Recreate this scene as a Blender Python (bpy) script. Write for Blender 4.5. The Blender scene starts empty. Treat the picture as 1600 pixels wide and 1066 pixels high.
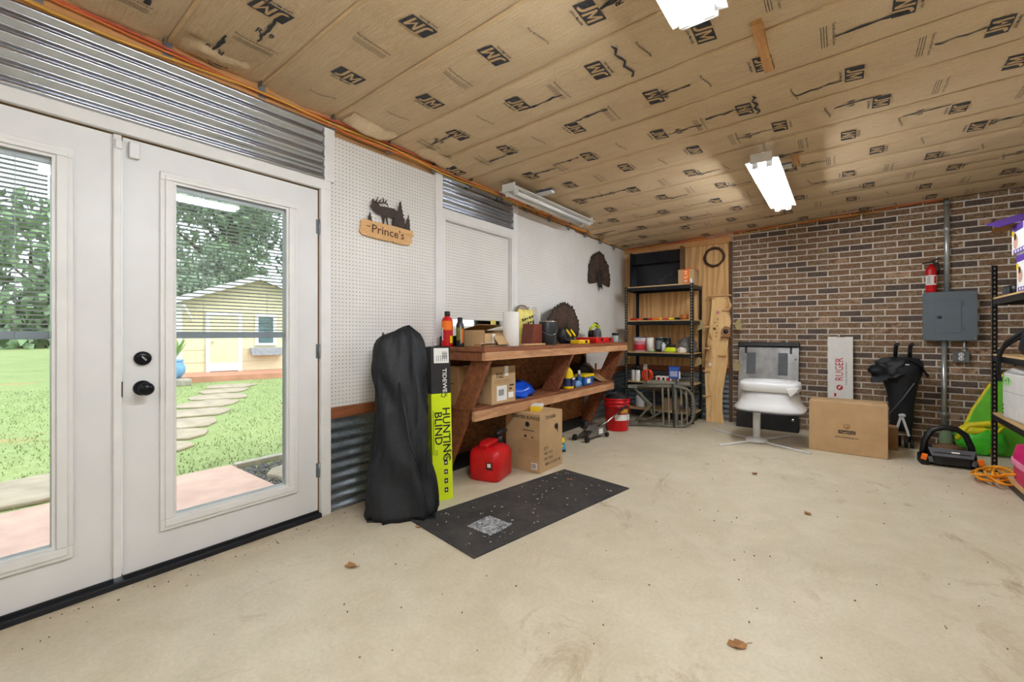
import bpy, bmesh, math, random
from mathutils import Vector, Matrix, Euler, noise

sc = bpy.context.scene
COL = sc.collection
random.seed(7)

# ------------------------------------------------------------------ camera
cam_d = bpy.data.cameras.new('camera'); cam = bpy.data.objects.new('camera', cam_d); COL.objects.link(cam)
cam_d.sensor_width = 36; cam_d.lens = 681 / 1600 * 36; cam_d.shift_y = -11 / 1600; cam_d.clip_start = .05; cam_d.clip_end = 400
cam.location = (2.63, 0, 1.15); cam.rotation_euler = (math.radians(90), 0, math.radians(37.258))
sc.camera = cam
# ------------------------------------------------------------------ sky, sun, exposure
w = bpy.data.worlds.new('world'); sc.world = w; w.use_nodes = True
bg = w.node_tree.nodes['Background']; bg.inputs[0].default_value = (.88, .94, 1, 1); bg.inputs[1].default_value = 1.35
sd = bpy.data.lights.new('sun', 'SUN'); sd.energy = 1.0; sd.angle = math.radians(25); sd.color = (1, .96, .88)
so = bpy.data.objects.new('sun', sd); COL.objects.link(so); so.rotation_euler = (math.radians(38), math.radians(-12), math.radians(120))
TUBE_POWER = 48.0
sc.view_settings.view_transform = 'Standard'; sc.view_settings.look = 'None'; sc.view_settings.gamma = 1
sc.view_settings.exposure = 1.12; sc.view_settings.use_curve_mapping = False
sc.cycles.max_bounces = 10; sc.cycles.diffuse_bounces = 5; sc.cycles.transparent_max_bounces = 24
sc.cycles.sample_clamp_indirect = 6; sc.cycles.caustics_reflective = False; sc.cycles.caustics_refractive = False

# ------------------------------------------------------------------ helpers
def lin(c):
    c /= 255
    return c / 12.92 if c <= .04045 else ((c + .055) / 1.055) ** 2.4
def rgb(r, g, b): return (lin(r), lin(g), lin(b), 1)
MATS = {}
class NT:
    def __init__(s, name):
        s.m = bpy.data.materials.new(name); s.m.use_nodes = True; s.t = s.m.node_tree; s.N = s.t.nodes; s.L = s.t.links
        s.b = s.N['Principled BSDF']; s.tc = None
    def n(s, typ, **k):
        o = s.N.new(typ)
        for a, v in k.items(): setattr(o, a, v)
        return o
    def l(s, a, b): s.L.new(a, b)
    def co(s, scale=(1, 1, 1), out='Object'):
        tc = s.n('ShaderNodeTexCoord'); mp = s.n('ShaderNodeMapping'); mp.inputs['Scale'].default_value = scale
        s.l(tc.outputs[out], mp.inputs[0]); return mp.outputs[0]
    def noise(s, vec, scale=5, detail=4, rough=.55, dist=0):
        o = s.n('ShaderNodeTexNoise'); o.inputs['Scale'].default_value = scale; o.inputs['Detail'].default_value = detail
        o.inputs['Roughness'].default_value = rough; o.inputs['Distortion'].default_value = dist
        s.l(vec, o.inputs['Vector']); return o.outputs['Fac']
    def ramp(s, fac, stops, interp='LINEAR'):
        o = s.n('ShaderNodeValToRGB'); e = o.color_ramp.elements; o.color_ramp.interpolation = interp
        while len(e) < len(stops): e.new(.5)
        for i, (p, c) in enumerate(stops): e[i].position = p; e[i].color = c
        s.l(fac, o.inputs[0]); return o.outputs[0]
    def mix(s, fac, a, b, mode='MIX'):
        o = s.n('ShaderNodeMixRGB', blend_type=mode)
        for i, v in ((0, fac), (1, a), (2, b)):
            if isinstance(v, (int, float)): o.inputs[i].default_value = v
            elif isinstance(v, tuple): o.inputs[i].default_value = v
            else: s.l(v, o.inputs[i])
        return o.outputs[0]
    def math(s, op, a, b=0.0, c=None):
        o = s.n('ShaderNodeMath', operation=op)
        for i, v in ((0, a), (1, b)) + (((2, c),) if c is not None else ()):
            if isinstance(v, (int, float)): o.inputs[i].default_value = v
            else: s.l(v, o.inputs[i])
        return o.outputs[0]
    def bump(s, h, strength=.3, dist=.01):
        o = s.n('ShaderNodeBump'); o.inputs['Strength'].default_value = strength; o.inputs['Distance'].default_value = dist
        s.l(h, o.inputs['Height']); s.l(o.outputs[0], s.b.inputs['Normal'])
    def col(s, c): s.l(c, s.b.inputs['Base Color'])
    def fin(s, rough=.6, metal=0, spec=.5):
        s.b.inputs['Roughness'].default_value = rough; s.b.inputs['Metallic'].default_value = metal
        s.b.inputs['Specular IOR Level'].default_value = spec
        MATS[s.m.name] = s.m; return s.m
def plain(name, c, rough=.6, metal=0, var=.12, scale=14, bump=0, spec=.4, sx=(1, 1, 1)):
    if name in MATS: return MATS[name]
    t = NT(name); v = t.co(sx); f = t.noise(v, scale, 5)
    d = tuple(max(0, x * (1 - var * 1.6)) for x in c[:3]) + (1,); b = tuple(min(1, x * (1 + var)) for x in c[:3]) + (1,)
    t.col(t.ramp(f, [(.3, d), (.7, b)]))
    if bump: t.bump(f, bump, .004)
    return t.fin(rough, metal, spec)
def woodm(name, c1, c2, sx=(1, 12, 12), scale=3, rough=.55, knots=True):
    t = NT(name); v = t.co(sx)
    f = t.noise(v, scale, 6, .6, .6); g = t.noise(v, scale * 7, 3, .6)
    c = t.mix(.35, t.ramp(f, [(.32, c1), (.62, c2)]), t.ramp(g, [(.3, c1), (.75, c2)]))
    t.col(c); t.bump(g, .12, .003); return t.fin(rough, 0, .35)
def emis(name, c, s):
    t = NT(name); t.b.inputs['Base Color'].default_value = c; t.b.inputs['Emission Color'].default_value = c
    t.b.inputs['Emission Strength'].default_value = s; return t.fin(.5)

class MB:
    def __init__(s): s.v = []; s.f = []; s.m = []; s.s = []
    def add(s, v, f, mi=0, sm=False):
        o = len(s.v); s.v += [tuple(p) for p in v]
        for q in f: s.f.append(tuple(i + o for i in q)); s.m.append(mi); s.s.append(sm)
        return s
    def box(s, x0, x1, y0, y1, z0, z1, mi=0):
        v = [(x, y, z) for z in (z0, z1) for y in (y0, y1) for x in (x0, x1)]
        return s.add(v, [(0, 2, 3, 1), (4, 5, 7, 6), (0, 1, 5, 4), (2, 6, 7, 3), (0, 4, 6, 2), (1, 3, 7, 5)], mi)
    def rbox(s, c, d, rot=(0, 0, 0), mi=0):
        R = Euler([math.radians(a) for a in rot]).to_matrix(); c = Vector(c); h = [a / 2 for a in d]
        v = [c + R @ Vector((x * h[0], y * h[1], z * h[2])) for z in (-1, 1) for y in (-1, 1) for x in (-1, 1)]
        return s.add(v, [(0, 2, 3, 1), (4, 5, 7, 6), (0, 1, 5, 4), (2, 6, 7, 3), (0, 4, 6, 2), (1, 3, 7, 5)], mi)
    def bar(s, p0, p1, wd, h, up=(0, 0, 1), mi=0):
        p0 = Vector(p0); p1 = Vector(p1); d = (p1 - p0).normalized(); sd = d.cross(Vector(up)).normalized(); u = sd.cross(d)
        v = [p + sd * a * wd / 2 + u * b * h / 2 for p in (p0, p1) for a, b in ((-1, -1), (1, -1), (1, 1), (-1, 1))]
        return s.add(v, [(3, 2, 1, 0), (4, 5, 6, 7), (0, 1, 5, 4), (1, 2, 6, 5), (2, 3, 7, 6), (3, 0, 4, 7)], mi)
    def cyl(s, p0, p1, r0, r1=None, n=12, mi=0, cap=True, sm=True):
        return s.tube([p0, p1], [r0, r0 if r1 is None else r1], n, mi, cap=cap, sm=sm)
    def tube(s, pts, r, n=6, mi=0, closed=False, cap=True, sm=True):
        P = [Vector(p) for p in pts]; k = len(P); R = r if isinstance(r, (list, tuple)) else [r] * k
        o = len(s.v); ref = None
        for i in range(k):
            a = P[i - 1] if (i or closed) else P[0]; b = P[(i + 1) % k] if (i < k - 1 or closed) else P[-1]
            d = (b - a).normalized()
            if ref is None: ref = Vector((0, 0, 1)) if abs(d.z) < .9 else Vector((1, 0, 0))
            e = d.cross(ref).normalized(); g = e.cross(d); ref = g
            for j in range(n):
                q = 2 * math.pi * j / n; s.v.append(tuple(P[i] + (e * math.cos(q) + g * math.sin(q)) * R[i]))
        for i in range(k if closed else k - 1):
            for j in range(n):
                a = o + i * n; b = o + ((i + 1) % k) * n; s.f.append((a + j, b + j, b + (j + 1) % n, a + (j + 1) % n)); s.m.append(mi); s.s.append(sm)
        if cap and not closed:
            s.f.append(tuple(o + j for j in range(n))); s.m.append(mi); s.s.append(False)
            s.f.append(tuple(o + (k - 1) * n + n - 1 - j for j in range(n))); s.m.append(mi); s.s.append(False)
        return s
    def lathe(s, prof, n=20, mi=0, c=(0, 0, 0), axis='z', sm=True, cap=True):
        o = len(s.v); k = len(prof)
        for r, z in prof:
            for j in range(n):
                q = 2 * math.pi * j / n; a, b = r * math.cos(q), r * math.sin(q)
                p = (a, b, z) if axis == 'z' else ((z, a, b) if axis == 'x' else (a, z, b))
                s.v.append((p[0] + c[0], p[1] + c[1], p[2] + c[2]))
        for i in range(k - 1):
            for j in range(n):
                a = o + i * n; b = a + n; q = (a + j, a + (j + 1) % n, b + (j + 1) % n, b + j)
                s.f.append(q if axis != 'y' else q[::-1]); s.m.append(mi); s.s.append(sm)
        if cap:
            s.f.append(tuple(o + n - 1 - j for j in range(n))); s.f.append(tuple(o + (k - 1) * n + j for j in range(n)))
            s.m += [mi, mi]; s.s += [False, False]
        return s
    def prism(s, poly, d0, d1, plane='yz', mi=0):
        def P(a, b, d): return {'yz': (d, a, b), 'xz': (a, d, b), 'xy': (a, b, d)}[plane]
        n = len(poly); v = [P(a, b, d0) for a, b in poly] + [P(a, b, d1) for a, b in poly]
        f = [tuple(range(n))[::-1], tuple(range(n, 2 * n))] + [(i, (i + 1) % n, n + (i + 1) % n, n + i) for i in range(n)]
        return s.add(v, f, mi)
    def ell(s, c, r, nu=16, nv=10, mi=0, nz=0, fr=3, seed=0, z0=-1):
        o = len(s.v)
        for i in range(nv + 1):
            ph = -math.pi / 2 + math.pi * i / nv
            for j in range(nu):
                q = 2 * math.pi * j / nu; d = Vector((math.cos(ph) * math.cos(q), math.cos(ph) * math.sin(q), max(z0, math.sin(ph))))
                k = 1 + nz * noise.noise(d * fr + Vector((seed, seed * 2.3, 0)))
                s.v.append((c[0] + d.x * r[0] * k, c[1] + d.y * r[1] * k, c[2] + d.z * r[2] * (k if d.z > z0 else 1)))
        for i in range(nv):
            for j in range(nu):
                a = o + i * nu; b = a + nu; s.f.append((a + j, a + (j + 1) % nu, b + (j + 1) % nu, b + j)); s.m.append(mi); s.s.append(True)
        return s
    def loft(s, rings, mi=0, sm=True, cap=True):
        o = len(s.v); n = len(rings[0])
        for r in rings: s.v += [tuple(p) for p in r]
        for i in range(len(rings) - 1):
            for j in range(n):
                a = o + i * n; b = a + n; s.f.append((a + j, a + (j + 1) % n, b + (j + 1) % n, b + j)); s.m.append(mi); s.s.append(sm)
        if cap:
            s.f.append(tuple(o + n - 1 - j for j in range(n))); s.f.append(tuple(o + (len(rings) - 1) * n + j for j in range(n)))
            s.m += [mi, mi]; s.s += [False, False]
        return s
    def grid(s, nx, ny, fn, mi=0, sm=True):
        o = len(s.v)
        for i in range(nx + 1):
            for j in range(ny + 1): s.v.append(tuple(fn(i / nx, j / ny)))
        for i in range(nx):
            for j in range(ny):
                a = o + i * (ny + 1) + j; b = a + ny + 1; s.f.append((a, b, b + 1, a + 1)); s.m.append(mi); s.s.append(sm)
        return s
    def mesh(s, name, mats):
        me = bpy.data.meshes.new(name); me.from_pydata(s.v, [], s.f)
        for m in (mats if isinstance(mats, (list, tuple)) else [mats]): me.materials.append(m)
        me.polygons.foreach_set('material_index', s.m); me.polygons.foreach_set('use_smooth', s.s); me.update()
        return me
    def build(s, name, mats, parent=None, bevel=0, fix=False):
        me = s.mesh(name, mats)
        if fix:
            b = bmesh.new(); b.from_mesh(me); bmesh.ops.recalc_face_normals(b, faces=b.faces); b.to_mesh(me); b.free()
        o = bpy.data.objects.new(name, me); COL.objects.link(o)
        if parent: o.parent = parent
        if bevel:
            md = o.modifiers.new('bevel', 'BEVEL'); md.width = bevel; md.segments = 2; md.limit_method = 'ANGLE'; md.angle_limit = math.radians(40)
        return o
def tag(o, label, cat, group=None):
    o['label'] = label; o['category'] = cat
    if group: o['group'] = group
    return o
def thing(name, label, cat, loc=(0, 0, 0), rz=0, group=None, rx=0, ry=0):
    o = bpy.data.objects.new(name, None); COL.objects.link(o); o.empty_display_size = .1; o.location = loc
    o.rotation_euler = (math.radians(rx), math.radians(ry), math.radians(rz)); return tag(o, label, cat, group)
def struct(o, stuff=None): o['kind'] = 'structure'; return o
def semp(name):
    o = bpy.data.objects.new(name, None); COL.objects.link(o); o.empty_display_size = .1; return struct(o)
def place(o, loc, rz=0): o.location = loc; o.rotation_euler = (0, 0, math.radians(rz)); return o
GL = {}
def glyph(txt, size=1, bold=0):
    k = (txt, bold)
    if k not in GL:
        cu = bpy.data.curves.new('text', 'FONT'); cu.body = txt; cu.align_x = 'CENTER'; cu.align_y = 'CENTER'; cu.offset = bold; cu.resolution_u = 2
        ob = bpy.data.objects.new('text', cu); COL.objects.link(ob); dg = bpy.context.evaluated_depsgraph_get()
        me = bpy.data.meshes.new_from_object(ob.evaluated_get(dg)); GL[k] = ([tuple(v.co) for v in me.vertices], [tuple(p.vertices) for p in me.polygons])
        bpy.data.objects.remove(ob); bpy.data.curves.remove(cu); bpy.data.meshes.remove(me)
    v, f = GL[k]; return [(a[0] * size, a[1] * size) for a in v], f
class Print:
    """flat print on a face: origin o (face centre), u = reading direction, v = up"""
    def __init__(s, o, u, v, lift=.0012):
        s.o = Vector(o); s.u = Vector(u).normalized(); s.v = Vector(v).normalized(); s.n = s.u.cross(s.v); s.k = lift; s.mb = MB(); s.mats = []
    def mi(s, m):
        if m not in s.mats: s.mats.append(m)
        return s.mats.index(m)
    def P(s, x, y, l=0): return s.o + s.u * x + s.v * y + s.n * (s.k + l)
    def rect(s, x, y, wd, h, m, l=0, r=0):
        c, q = math.cos(math.radians(r)), math.sin(math.radians(r))
        pt = [(a * wd / 2, b * h / 2) for a, b in ((-1, -1), (1, -1), (1, 1), (-1, 1))]
        s.mb.add([s.P(x + a * c - b * q, y + a * q + b * c, l) for a, b in pt], [(0, 1, 2, 3)], s.mi(m)); return s
    def poly(s, pts, m, l=0): s.mb.add([s.P(a, b, l) for a, b in pts], [tuple(range(len(pts)))], s.mi(m)); return s
    def disc(s, x, y, r, m, l=0, n=18, ry=None): return s.poly([(x + r * math.cos(6.2832 * i / n), y + (ry or r) * math.sin(6.2832 * i / n)) for i in range(n)], m, l)
    def text(s, t, x, y, size, m, bold=0, l=.0004, xs=1, r=0):
        v, f = glyph(t, size, bold); c, q = math.cos(math.radians(r)), math.sin(math.radians(r))
        s.mb.add([s.P(x + a * xs * c - b * q, y + a * xs * q + b * c, l) for a, b in v], f, s.mi(m)); return s
    def build(s, parent, name='label_print'): return s.mb.build(name, s.mats, parent)
def carton(parent, x0, x1, y0, y1, z0, z1, m, tape=None):
    o = MB().box(x0, x1, y0, y1, z0, z1).build('carton_body', m, parent, .004)
    return o
# ------------------------------------------------------------------ materials
WHITE = plain('white_paint', rgb(226, 226, 228), .45, var=.03, scale=3)
TRIMW = plain('white_trim', rgb(232, 232, 232), .5, var=.03, scale=8)
BLACK = plain('black_plastic', rgb(24, 25, 28), .45, var=.2)
BLACKM = plain('black_metal', rgb(26, 28, 32), .4, .3, var=.15)
BLACKF = plain('black_fabric', rgb(19, 22, 29), .6, var=.3, scale=40, bump=.25)
INK = plain('black_ink', rgb(32, 32, 36), .8, var=.05)
REDP = plain('red_plastic', rgb(196, 16, 24), .38, var=.12, scale=6)
REDI = plain('red_ink', rgb(190, 30, 40), .7, var=.05)
WHITEP = plain('white_plastic', rgb(228, 229, 232), .35, var=.04, scale=5)
PAPER = plain('white_paper', rgb(238, 238, 236), .8, var=.03)
GREY = plain('grey_plastic', rgb(86, 90, 96), .5, var=.1)
CARD = plain('cardboard', rgb(188, 156, 116), .85, var=.07, scale=7, bump=.05)
CARD2 = plain('cardboard_dark', rgb(150, 112, 72), .85, var=.1, scale=7)
YEL = plain('yellow_plastic', rgb(240, 205, 20), .4, var=.06)
LIME = plain('lime_plastic', rgb(205, 222, 20), .4, var=.06)
ORANGE = plain('orange_plastic', rgb(240, 120, 20), .45, var=.06)
BLUEP = plain('blue_plastic', rgb(30, 100, 185), .4, var=.08)
CHROME = plain('chrome', rgb(200, 202, 205), .22, 1, var=.06)
STEEL = plain('zinc_steel', rgb(150, 158, 165), .35, .85, var=.12, scale=20)
TANB = plain('particle_board', rgb(205, 172, 122), .8, var=.2, scale=90)
CORDO = plain('orange_cord', rgb(208, 112, 52), .5, var=.05)
CORDY = plain('yellow_cord', rgb(222, 172, 64), .5, var=.05)
CORDR = plain('red_cord', rgb(192, 88, 60), .5, var=.05)
BROWNW = woodm('stained_wood', rgb(92, 50, 28), rgb(146, 88, 52), (14, 1.5, 14), 3)
BENCHW = woodm('bench_wood', rgb(92, 52, 34), rgb(150, 92, 60), (10, 1.2, 10), 2.5)
BENCHL = woodm('bench_light_wood', rgb(150, 102, 70), rgb(208, 162, 122), (10, 1.2, 10), 2.5)
DARKW = woodm('dark_wood', rgb(70, 48, 32), rgb(112, 80, 54), (10, 1.5, 10), 3)
def glass_mat():
    t = NT('window_glass'); N = t.N; N.remove(t.b); out = N['Material Output']
    tr = t.n('ShaderNodeBsdfTransparent'); tr.inputs[0].default_value = (.95, .97, .97, 1); gl = t.n('ShaderNodeBsdfGlossy'); gl.inputs['Roughness'].default_value = .02
    fr = t.n('ShaderNodeFresnel'); fr.inputs[0].default_value = 1.35; mx = t.n('ShaderNodeMixShader')
    t.l(fr.outputs[0], mx.inputs[0]); t.l(tr.outputs[0], mx.inputs[1]); t.l(gl.outputs[0], mx.inputs[2]); t.l(mx.outputs[0], out.inputs[0])
    MATS['window_glass'] = t.m; return t.m
GLASS = glass_mat()
def clear_mat(name, c, dens=.3, rough=.1):
    t = NT(name); out = t.N['Material Output']; t.b.inputs['Base Color'].default_value = c
    tr = t.n('ShaderNodeBsdfTransparent'); mx = t.n('ShaderNodeMixShader'); mx.inputs[0].default_value = dens
    t.l(tr.outputs[0], mx.inputs[1]); t.l(t.b.outputs[0], mx.inputs[2]); t.l(mx.outputs[0], out.inputs[0]); return t.fin(rough)
CLEAR = clear_mat('clear_plastic', rgb(225, 232, 232), .35)
def floor_mat():
    t = NT('concrete_floor'); v = t.co()
    big = t.noise(v, .9, 6, .6, .4); sx = t.n('ShaderNodeSeparateXYZ'); t.l(v, sx.inputs[0]); mid = t.noise(v, 4.5, 8, .65, .5); fine = t.noise(v, 60, 4, .7)
    c = t.ramp(big, [(.30, rgb(190, 180, 158)), (.55, rgb(208, 198, 176)), (.75, rgb(218, 211, 195))])
    c = t.mix(.4, c, t.ramp(mid, [(.35, rgb(186, 172, 142)), (.65, rgb(226, 216, 196))]))
    c = t.mix(.25, c, t.ramp(fine, [(.3, rgb(180, 168, 142)), (.7, rgb(232, 224, 206))]))
    st = t.noise(t.co((1.6, .9, 1)), 2.3, 9, .72, 1.2); mk = t.ramp(st, [(.55, (0, 0, 0, 1)), (.68, (1, 1, 1, 1))])
    mk2 = t.noise(v, 1.1, 2); mk = t.mix(1, mk, t.ramp(mk2, [(.44, (0, 0, 0, 1)), (.6, (1, 1, 1, 1))]), 'MULTIPLY')
    c = t.mix(t.math('MULTIPLY', mk, .62), c, rgb(146, 120, 84))
    dirt = t.math('MULTIPLY', t.ramp(sx.outputs['X'], [(.03, (1, 1, 1, 1)), (.30, (0, 0, 0, 1))]), t.ramp(mid, [(.4, (0, 0, 0, 1)), (.6, (1, 1, 1, 1))])); c = t.mix(t.math('MULTIPLY', dirt, .55), c, rgb(140, 112, 76))
    sc_ = t.noise(t.co((9, .8, 1)), 2.0, 5, .6, 2.2); sm = t.ramp(sc_, [(.655, (0, 0, 0, 1)), (.67, (1, 1, 1, 1)), (.69, (0, 0, 0, 1))])
    c = t.mix(t.math('MULTIPLY', sm, .2), c, rgb(140, 118, 86))
    vo = t.n('ShaderNodeTexVoronoi'); vo.inputs['Scale'].default_value = 26; t.l(v, vo.inputs['Vector'])
    sp = t.ramp(vo.outputs['Distance'], [(.035, (1, 1, 1, 1)), (.06, (0, 0, 0, 1))]); r = t.ramp(vo.outputs['Color'], [(.72, (0, 0, 0, 1)), (.74, (1, 1, 1, 1))])
    c = t.mix(t.math('MULTIPLY', t.mix(1, sp, r, 'MULTIPLY'), .75), c, rgb(70, 58, 44))
    t.col(c); t.bump(t.mix(.5, mid, fine), .08, .003)
    t.l(t.ramp(mid, [(.3, (.42, .42, .42, 1)), (.7, (.62, .62, .62, 1))]), t.b.inputs['Roughness'])
    m = t.fin(.5, 0, .35); return m
FLOOR = floor_mat()
def peg_mat():
    t = NT('pegboard'); tc = t.n('ShaderNodeTexCoord'); sp = t.n('ShaderNodeSeparateXYZ'); t.l(tc.outputs['Object'], sp.inputs[0])
    def cell(o): return t.math('SUBTRACT', t.math('FRACT', t.math('DIVIDE', o, .0254)), .5)
    a, b = cell(sp.outputs['Y']), cell(sp.outputs['Z'])
    d = t.math('SQRT', t.math('ADD', t.math('MULTIPLY', a, a), t.math('MULTIPLY', b, b)))
    hole = t.math('LESS_THAN', d, .125)  # no real holes: the dark of their pits is painted into the colour
    n = t.noise(t.co(), 2.5, 4); base = t.ramp(n, [(.3, rgb(222, 220, 217)), (.7, rgb(232, 231, 229))])
    t.col(t.mix(hole, base, rgb(62, 58, 56))); t.bump(t.math('SUBTRACT', 1, hole), .6, .004); return t.fin(.5, 0, .4)
PEG = peg_mat()
def galv_mat(name, c1, c2, rough):
    t = NT(name); v = t.co(); vo = t.n('ShaderNodeTexVoronoi'); vo.inputs['Scale'].default_value = 90; t.l(v, vo.inputs['Vector'])
    n = t.noise(v, 3, 4); c = t.mix(.45 if rough > .25 else .06, t.ramp(n, [(.3, c1), (.7, c2)]), t.ramp(vo.outputs['Color'], [(.2, c1), (.8, c2)]))
    t.col(c); return t.fin(rough, .95, .5)
GALV = galv_mat('galvanised_steel', rgb(176, 184, 196), rgb(200, 208, 220), .17)
GALVD = galv_mat('weathered_galvanised', rgb(120, 132, 144), rgb(176, 186, 196), .38)
def kraft_mat():
    t = NT('kraft_paper'); v = t.co((1, 1, 1)); st = t.co((.8, 22, 1))
    a = t.noise(v, 1.1, 5, .6); b = t.noise(st, 5, 4, .6); f = t.noise(v, 130, 3, .7)
    c = t.ramp(a, [(.3, rgb(198, 172, 136)), (.7, rgb(220, 198, 166))])
    c = t.mix(.3, c, t.ramp(b, [(.3, rgb(180, 152, 114)), (.7, rgb(226, 206, 176))]))
    c = t.mix(.22, c, t.ramp(f, [(.3, rgb(150, 120, 84)), (.7, rgb(226, 204, 170))])); t.col(c)
    w1 = t.noise(t.co((1, 1, 1)), 7, 5, .6, 1.4); t.bump(t.mix(.3, w1, b), .6, .02); return t.fin(.75, 0, .25)
KRAFT = kraft_mat()
KRAFTL = plain('kraft_flange', rgb(214, 184, 140), .8, var=.08)
KINK = plain('kraft_print_ink', rgb(62, 62, 66), .9, var=.2, scale=60)
KREV = plain('kraft_print_reverse', rgb(196, 166, 126), .8, var=.06, scale=60)
def brick_mat():
    t = NT('brick_face'); v = t.co((1, 1, 1)); oi = t.n('ShaderNodeObjectInfo'); ge = t.n('ShaderNodeNewGeometry')
    r = t.math('FRACT', t.math('ADD', oi.outputs['Random'], t.math('MULTIPLY', ge.outputs['Random Per Island'], 7.31)))
    gv = t.n('ShaderNodeVectorMath', operation='ADD'); t.l(ge.outputs['Position'], gv.inputs[0]); gv.inputs[1].default_value = (3, 1, 2)
    mp = t.n('ShaderNodeMapping'); mp.inputs['Scale'].default_value = (1, 1, 1.5); t.l(gv.outputs[0], mp.inputs[0]); pos = mp.outputs[0]
    n = t.noise(pos, 40, 5, .7); n2 = t.noise(pos, 120, 3, .7); n3 = t.noise(pos, 14, 3, .6)
    brown = t.ramp(n, [(.33, rgb(88, 72, 58)), (.5, rgb(132, 110, 88)), (.66, rgb(190, 162, 128))])
    dark = t.ramp(n, [(.35, rgb(56, 50, 50)), (.6, rgb(94, 86, 84)), (.72, rgb(120, 108, 100))])
    pale = t.ramp(n3, [(.42, rgb(104, 80, 62)), (.56, rgb(190, 158, 130))])
    red = t.ramp(n, [(.33, rgb(96, 74, 58)), (.6, rgb(148, 118, 92)), (.7, rgb(194, 164, 130))])
    sel = lambda lo: t.ramp(r, [(lo, (0, 0, 0, 1)), (lo + .001, (1, 1, 1, 1))], 'CONSTANT')
    c = t.mix(sel(.45), brown, red); c = t.mix(sel(.78), c, dark); c = t.mix(sel(.965), c, pale)
    c = t.mix(.25, c, t.ramp(n2, [(.3, rgb(52, 40, 32)), (.7, rgb(160, 128, 98))]))
    t.col(c); t.bump(t.mix(.5, n, n2), .5, .004); return t.fin(.85, 0, .25)
BRICK = brick_mat()
MORTAR = plain('mortar', rgb(226, 220, 212), .95, var=.1, scale=45, bump=.3)
def ply_mat():
    t = NT('plywood'); v = t.co((3.2, 1, .45)); wv = t.n('ShaderNodeTexWave', wave_type='BANDS', bands_direction='X'); wv.inputs['Scale'].default_value = 1.1
    wv.inputs['Distortion'].default_value = 14; wv.inputs['Detail'].default_value = 3; wv.inputs['Detail Scale'].default_value = 1.1; t.l(v, wv.inputs['Vector'])
    n = t.noise(t.co((40, 1, 1.5)), 3, 4)
    c = t.mix(.35, t.ramp(wv.outputs['Fac'], [(.2, rgb(196, 148, 92)), (.7, rgb(228, 188, 132))]), t.ramp(n, [(.3, rgb(188, 138, 84)), (.7, rgb(232, 196, 142))]))
    t.col(c); return t.fin(.6, 0, .3)
PLY = ply_mat()
def osb_mat():
    t = NT('osb_board'); v = t.co((1, 1.5, 3)); vo = t.n('ShaderNodeTexVoronoi'); vo.inputs['Scale'].default_value = 22; t.l(v, vo.inputs['Vector']); n = t.noise(v, 9, 5)
    t.col(t.mix(.5, t.ramp(vo.outputs['Color'], [(.2, rgb(104, 66, 36)), (.8, rgb(168, 118, 72))]), t.ramp(n, [(.3, rgb(98, 60, 32)), (.7, rgb(158, 108, 64))]))); t.bump(n, .2, .004); return t.fin(.7, 0, .3)
OSB = osb_mat()

# ------------------------------------------------------------------ structure: floor, walls
XR, YB, YF = 4.32, 6.30, -3.4
CZ = lambda x, y: 2.58 + .035 * x - .025 * y
struct(MB().box(-.02, XR, YF, YB + .02, -.08, 0).build('floor', FLOOR))
PLAST = plain('painted_wall', rgb(206, 200, 190), .7, var=.04)
struct(MB().box(XR, XR + .1, YF, YB, 0, 2.9).build('wall_right', PLAST))
struct(MB().box(-.1, XR + .1, YF - .1, YF, 0, 2.9).build('wall_front', PLAST))

# left wall: sheathing with door and window openings, boards hang on it as parts
DY0, DY1, DZ = -.46, 1.455, 2.065          # door opening
WY0, WY1, WZ0, WZ1 = 2.53, 3.44, 1.2, 2.1   # window opening
SHEA = plain('wall_sheathing', rgb(168, 130, 88), .8, var=.12)
m = MB(); X0, X1 = -.14, -.012
m.box(X0, X1, YF, DY0, 0, 2.6).box(X0, X1, DY0, DY1, DZ, 2.6).box(X0, X1, DY1, WY0, 0, 2.6)
m.box(X0, X1, WY0, WY1, 0, WZ0).box(X0, X1, WY0, WY1, WZ1, 2.6).box(X0, X1, WY1, YB, 0, 2.6)
WL = struct(m.build('wall_left', SHEA))
def peg(y0, y1, z0, z1): return MB().box(-.012, 0, y0, y1, z0, z1).build('pegboard_panel', PEG, WL)
# sawtooth top edge where the sheet was cut through its holes is below pixel size: straight cut
peg(1.521, 2.425, .675, 2.432); peg(3.525, 4.74, .675, 2.425); peg(4.742, YB - .005, .675, 2.405); peg(2.425, 3.525, .675, 1.06)
MB().box(-.012, 0, YF, DY0 - .07, 0, 2.45).build('plaster_panel', WHITE, WL)
def corr(y0, y1, z0, z1, pitch, amp, m, x=0.0, parent=WL, ph=0):
    n = int((z1 - z0) / pitch * 14)
    def fn(i, j):
        z = z0 + (z1 - z0) * j; return (x + amp * math.sin(2 * math.pi * (z - z0) / pitch + ph) , y0 + (y1 - y0) * i, z)
    return MB().grid(2, n, fn).build('corrugated_sheet', m, parent)
corr(DY0 - .1, 1.478, 2.122, 2.478, .0655, .0100, GALV, .008)
corr(2.5, 3.462, 2.185, 2.45, .0655, .0100, GALV, .008)
corr(1.52, YB, .0, .605, .0655, .0085, GALVD, .002)
MB().box(-.012, .014, 1.52, 2.42, .603, .675).build('wood_strip', BROWNW, WL, .002)
MB().box(-.012, .014, 4.95, YB, .603, .675).build('wood_strip', BROWNW, WL, .002)
MB().box(.012, .024, 2.43, 3.68, .1, 1.0).build('osb_panel', OSB, WL)
MB().box(.012, .024, 3.684, 4.94, .1, 1.0).build('osb_panel', OSB, WL)
struct(MB().box(.012, .03, 2.05, 4.94, 0, .13).build('baseboard_left', BLACK, None, .003))
TOPP = woodm('plate_wood', rgb(176, 122, 72), rgb(214, 164, 108), (14, 1.2, 14), 3)
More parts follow.
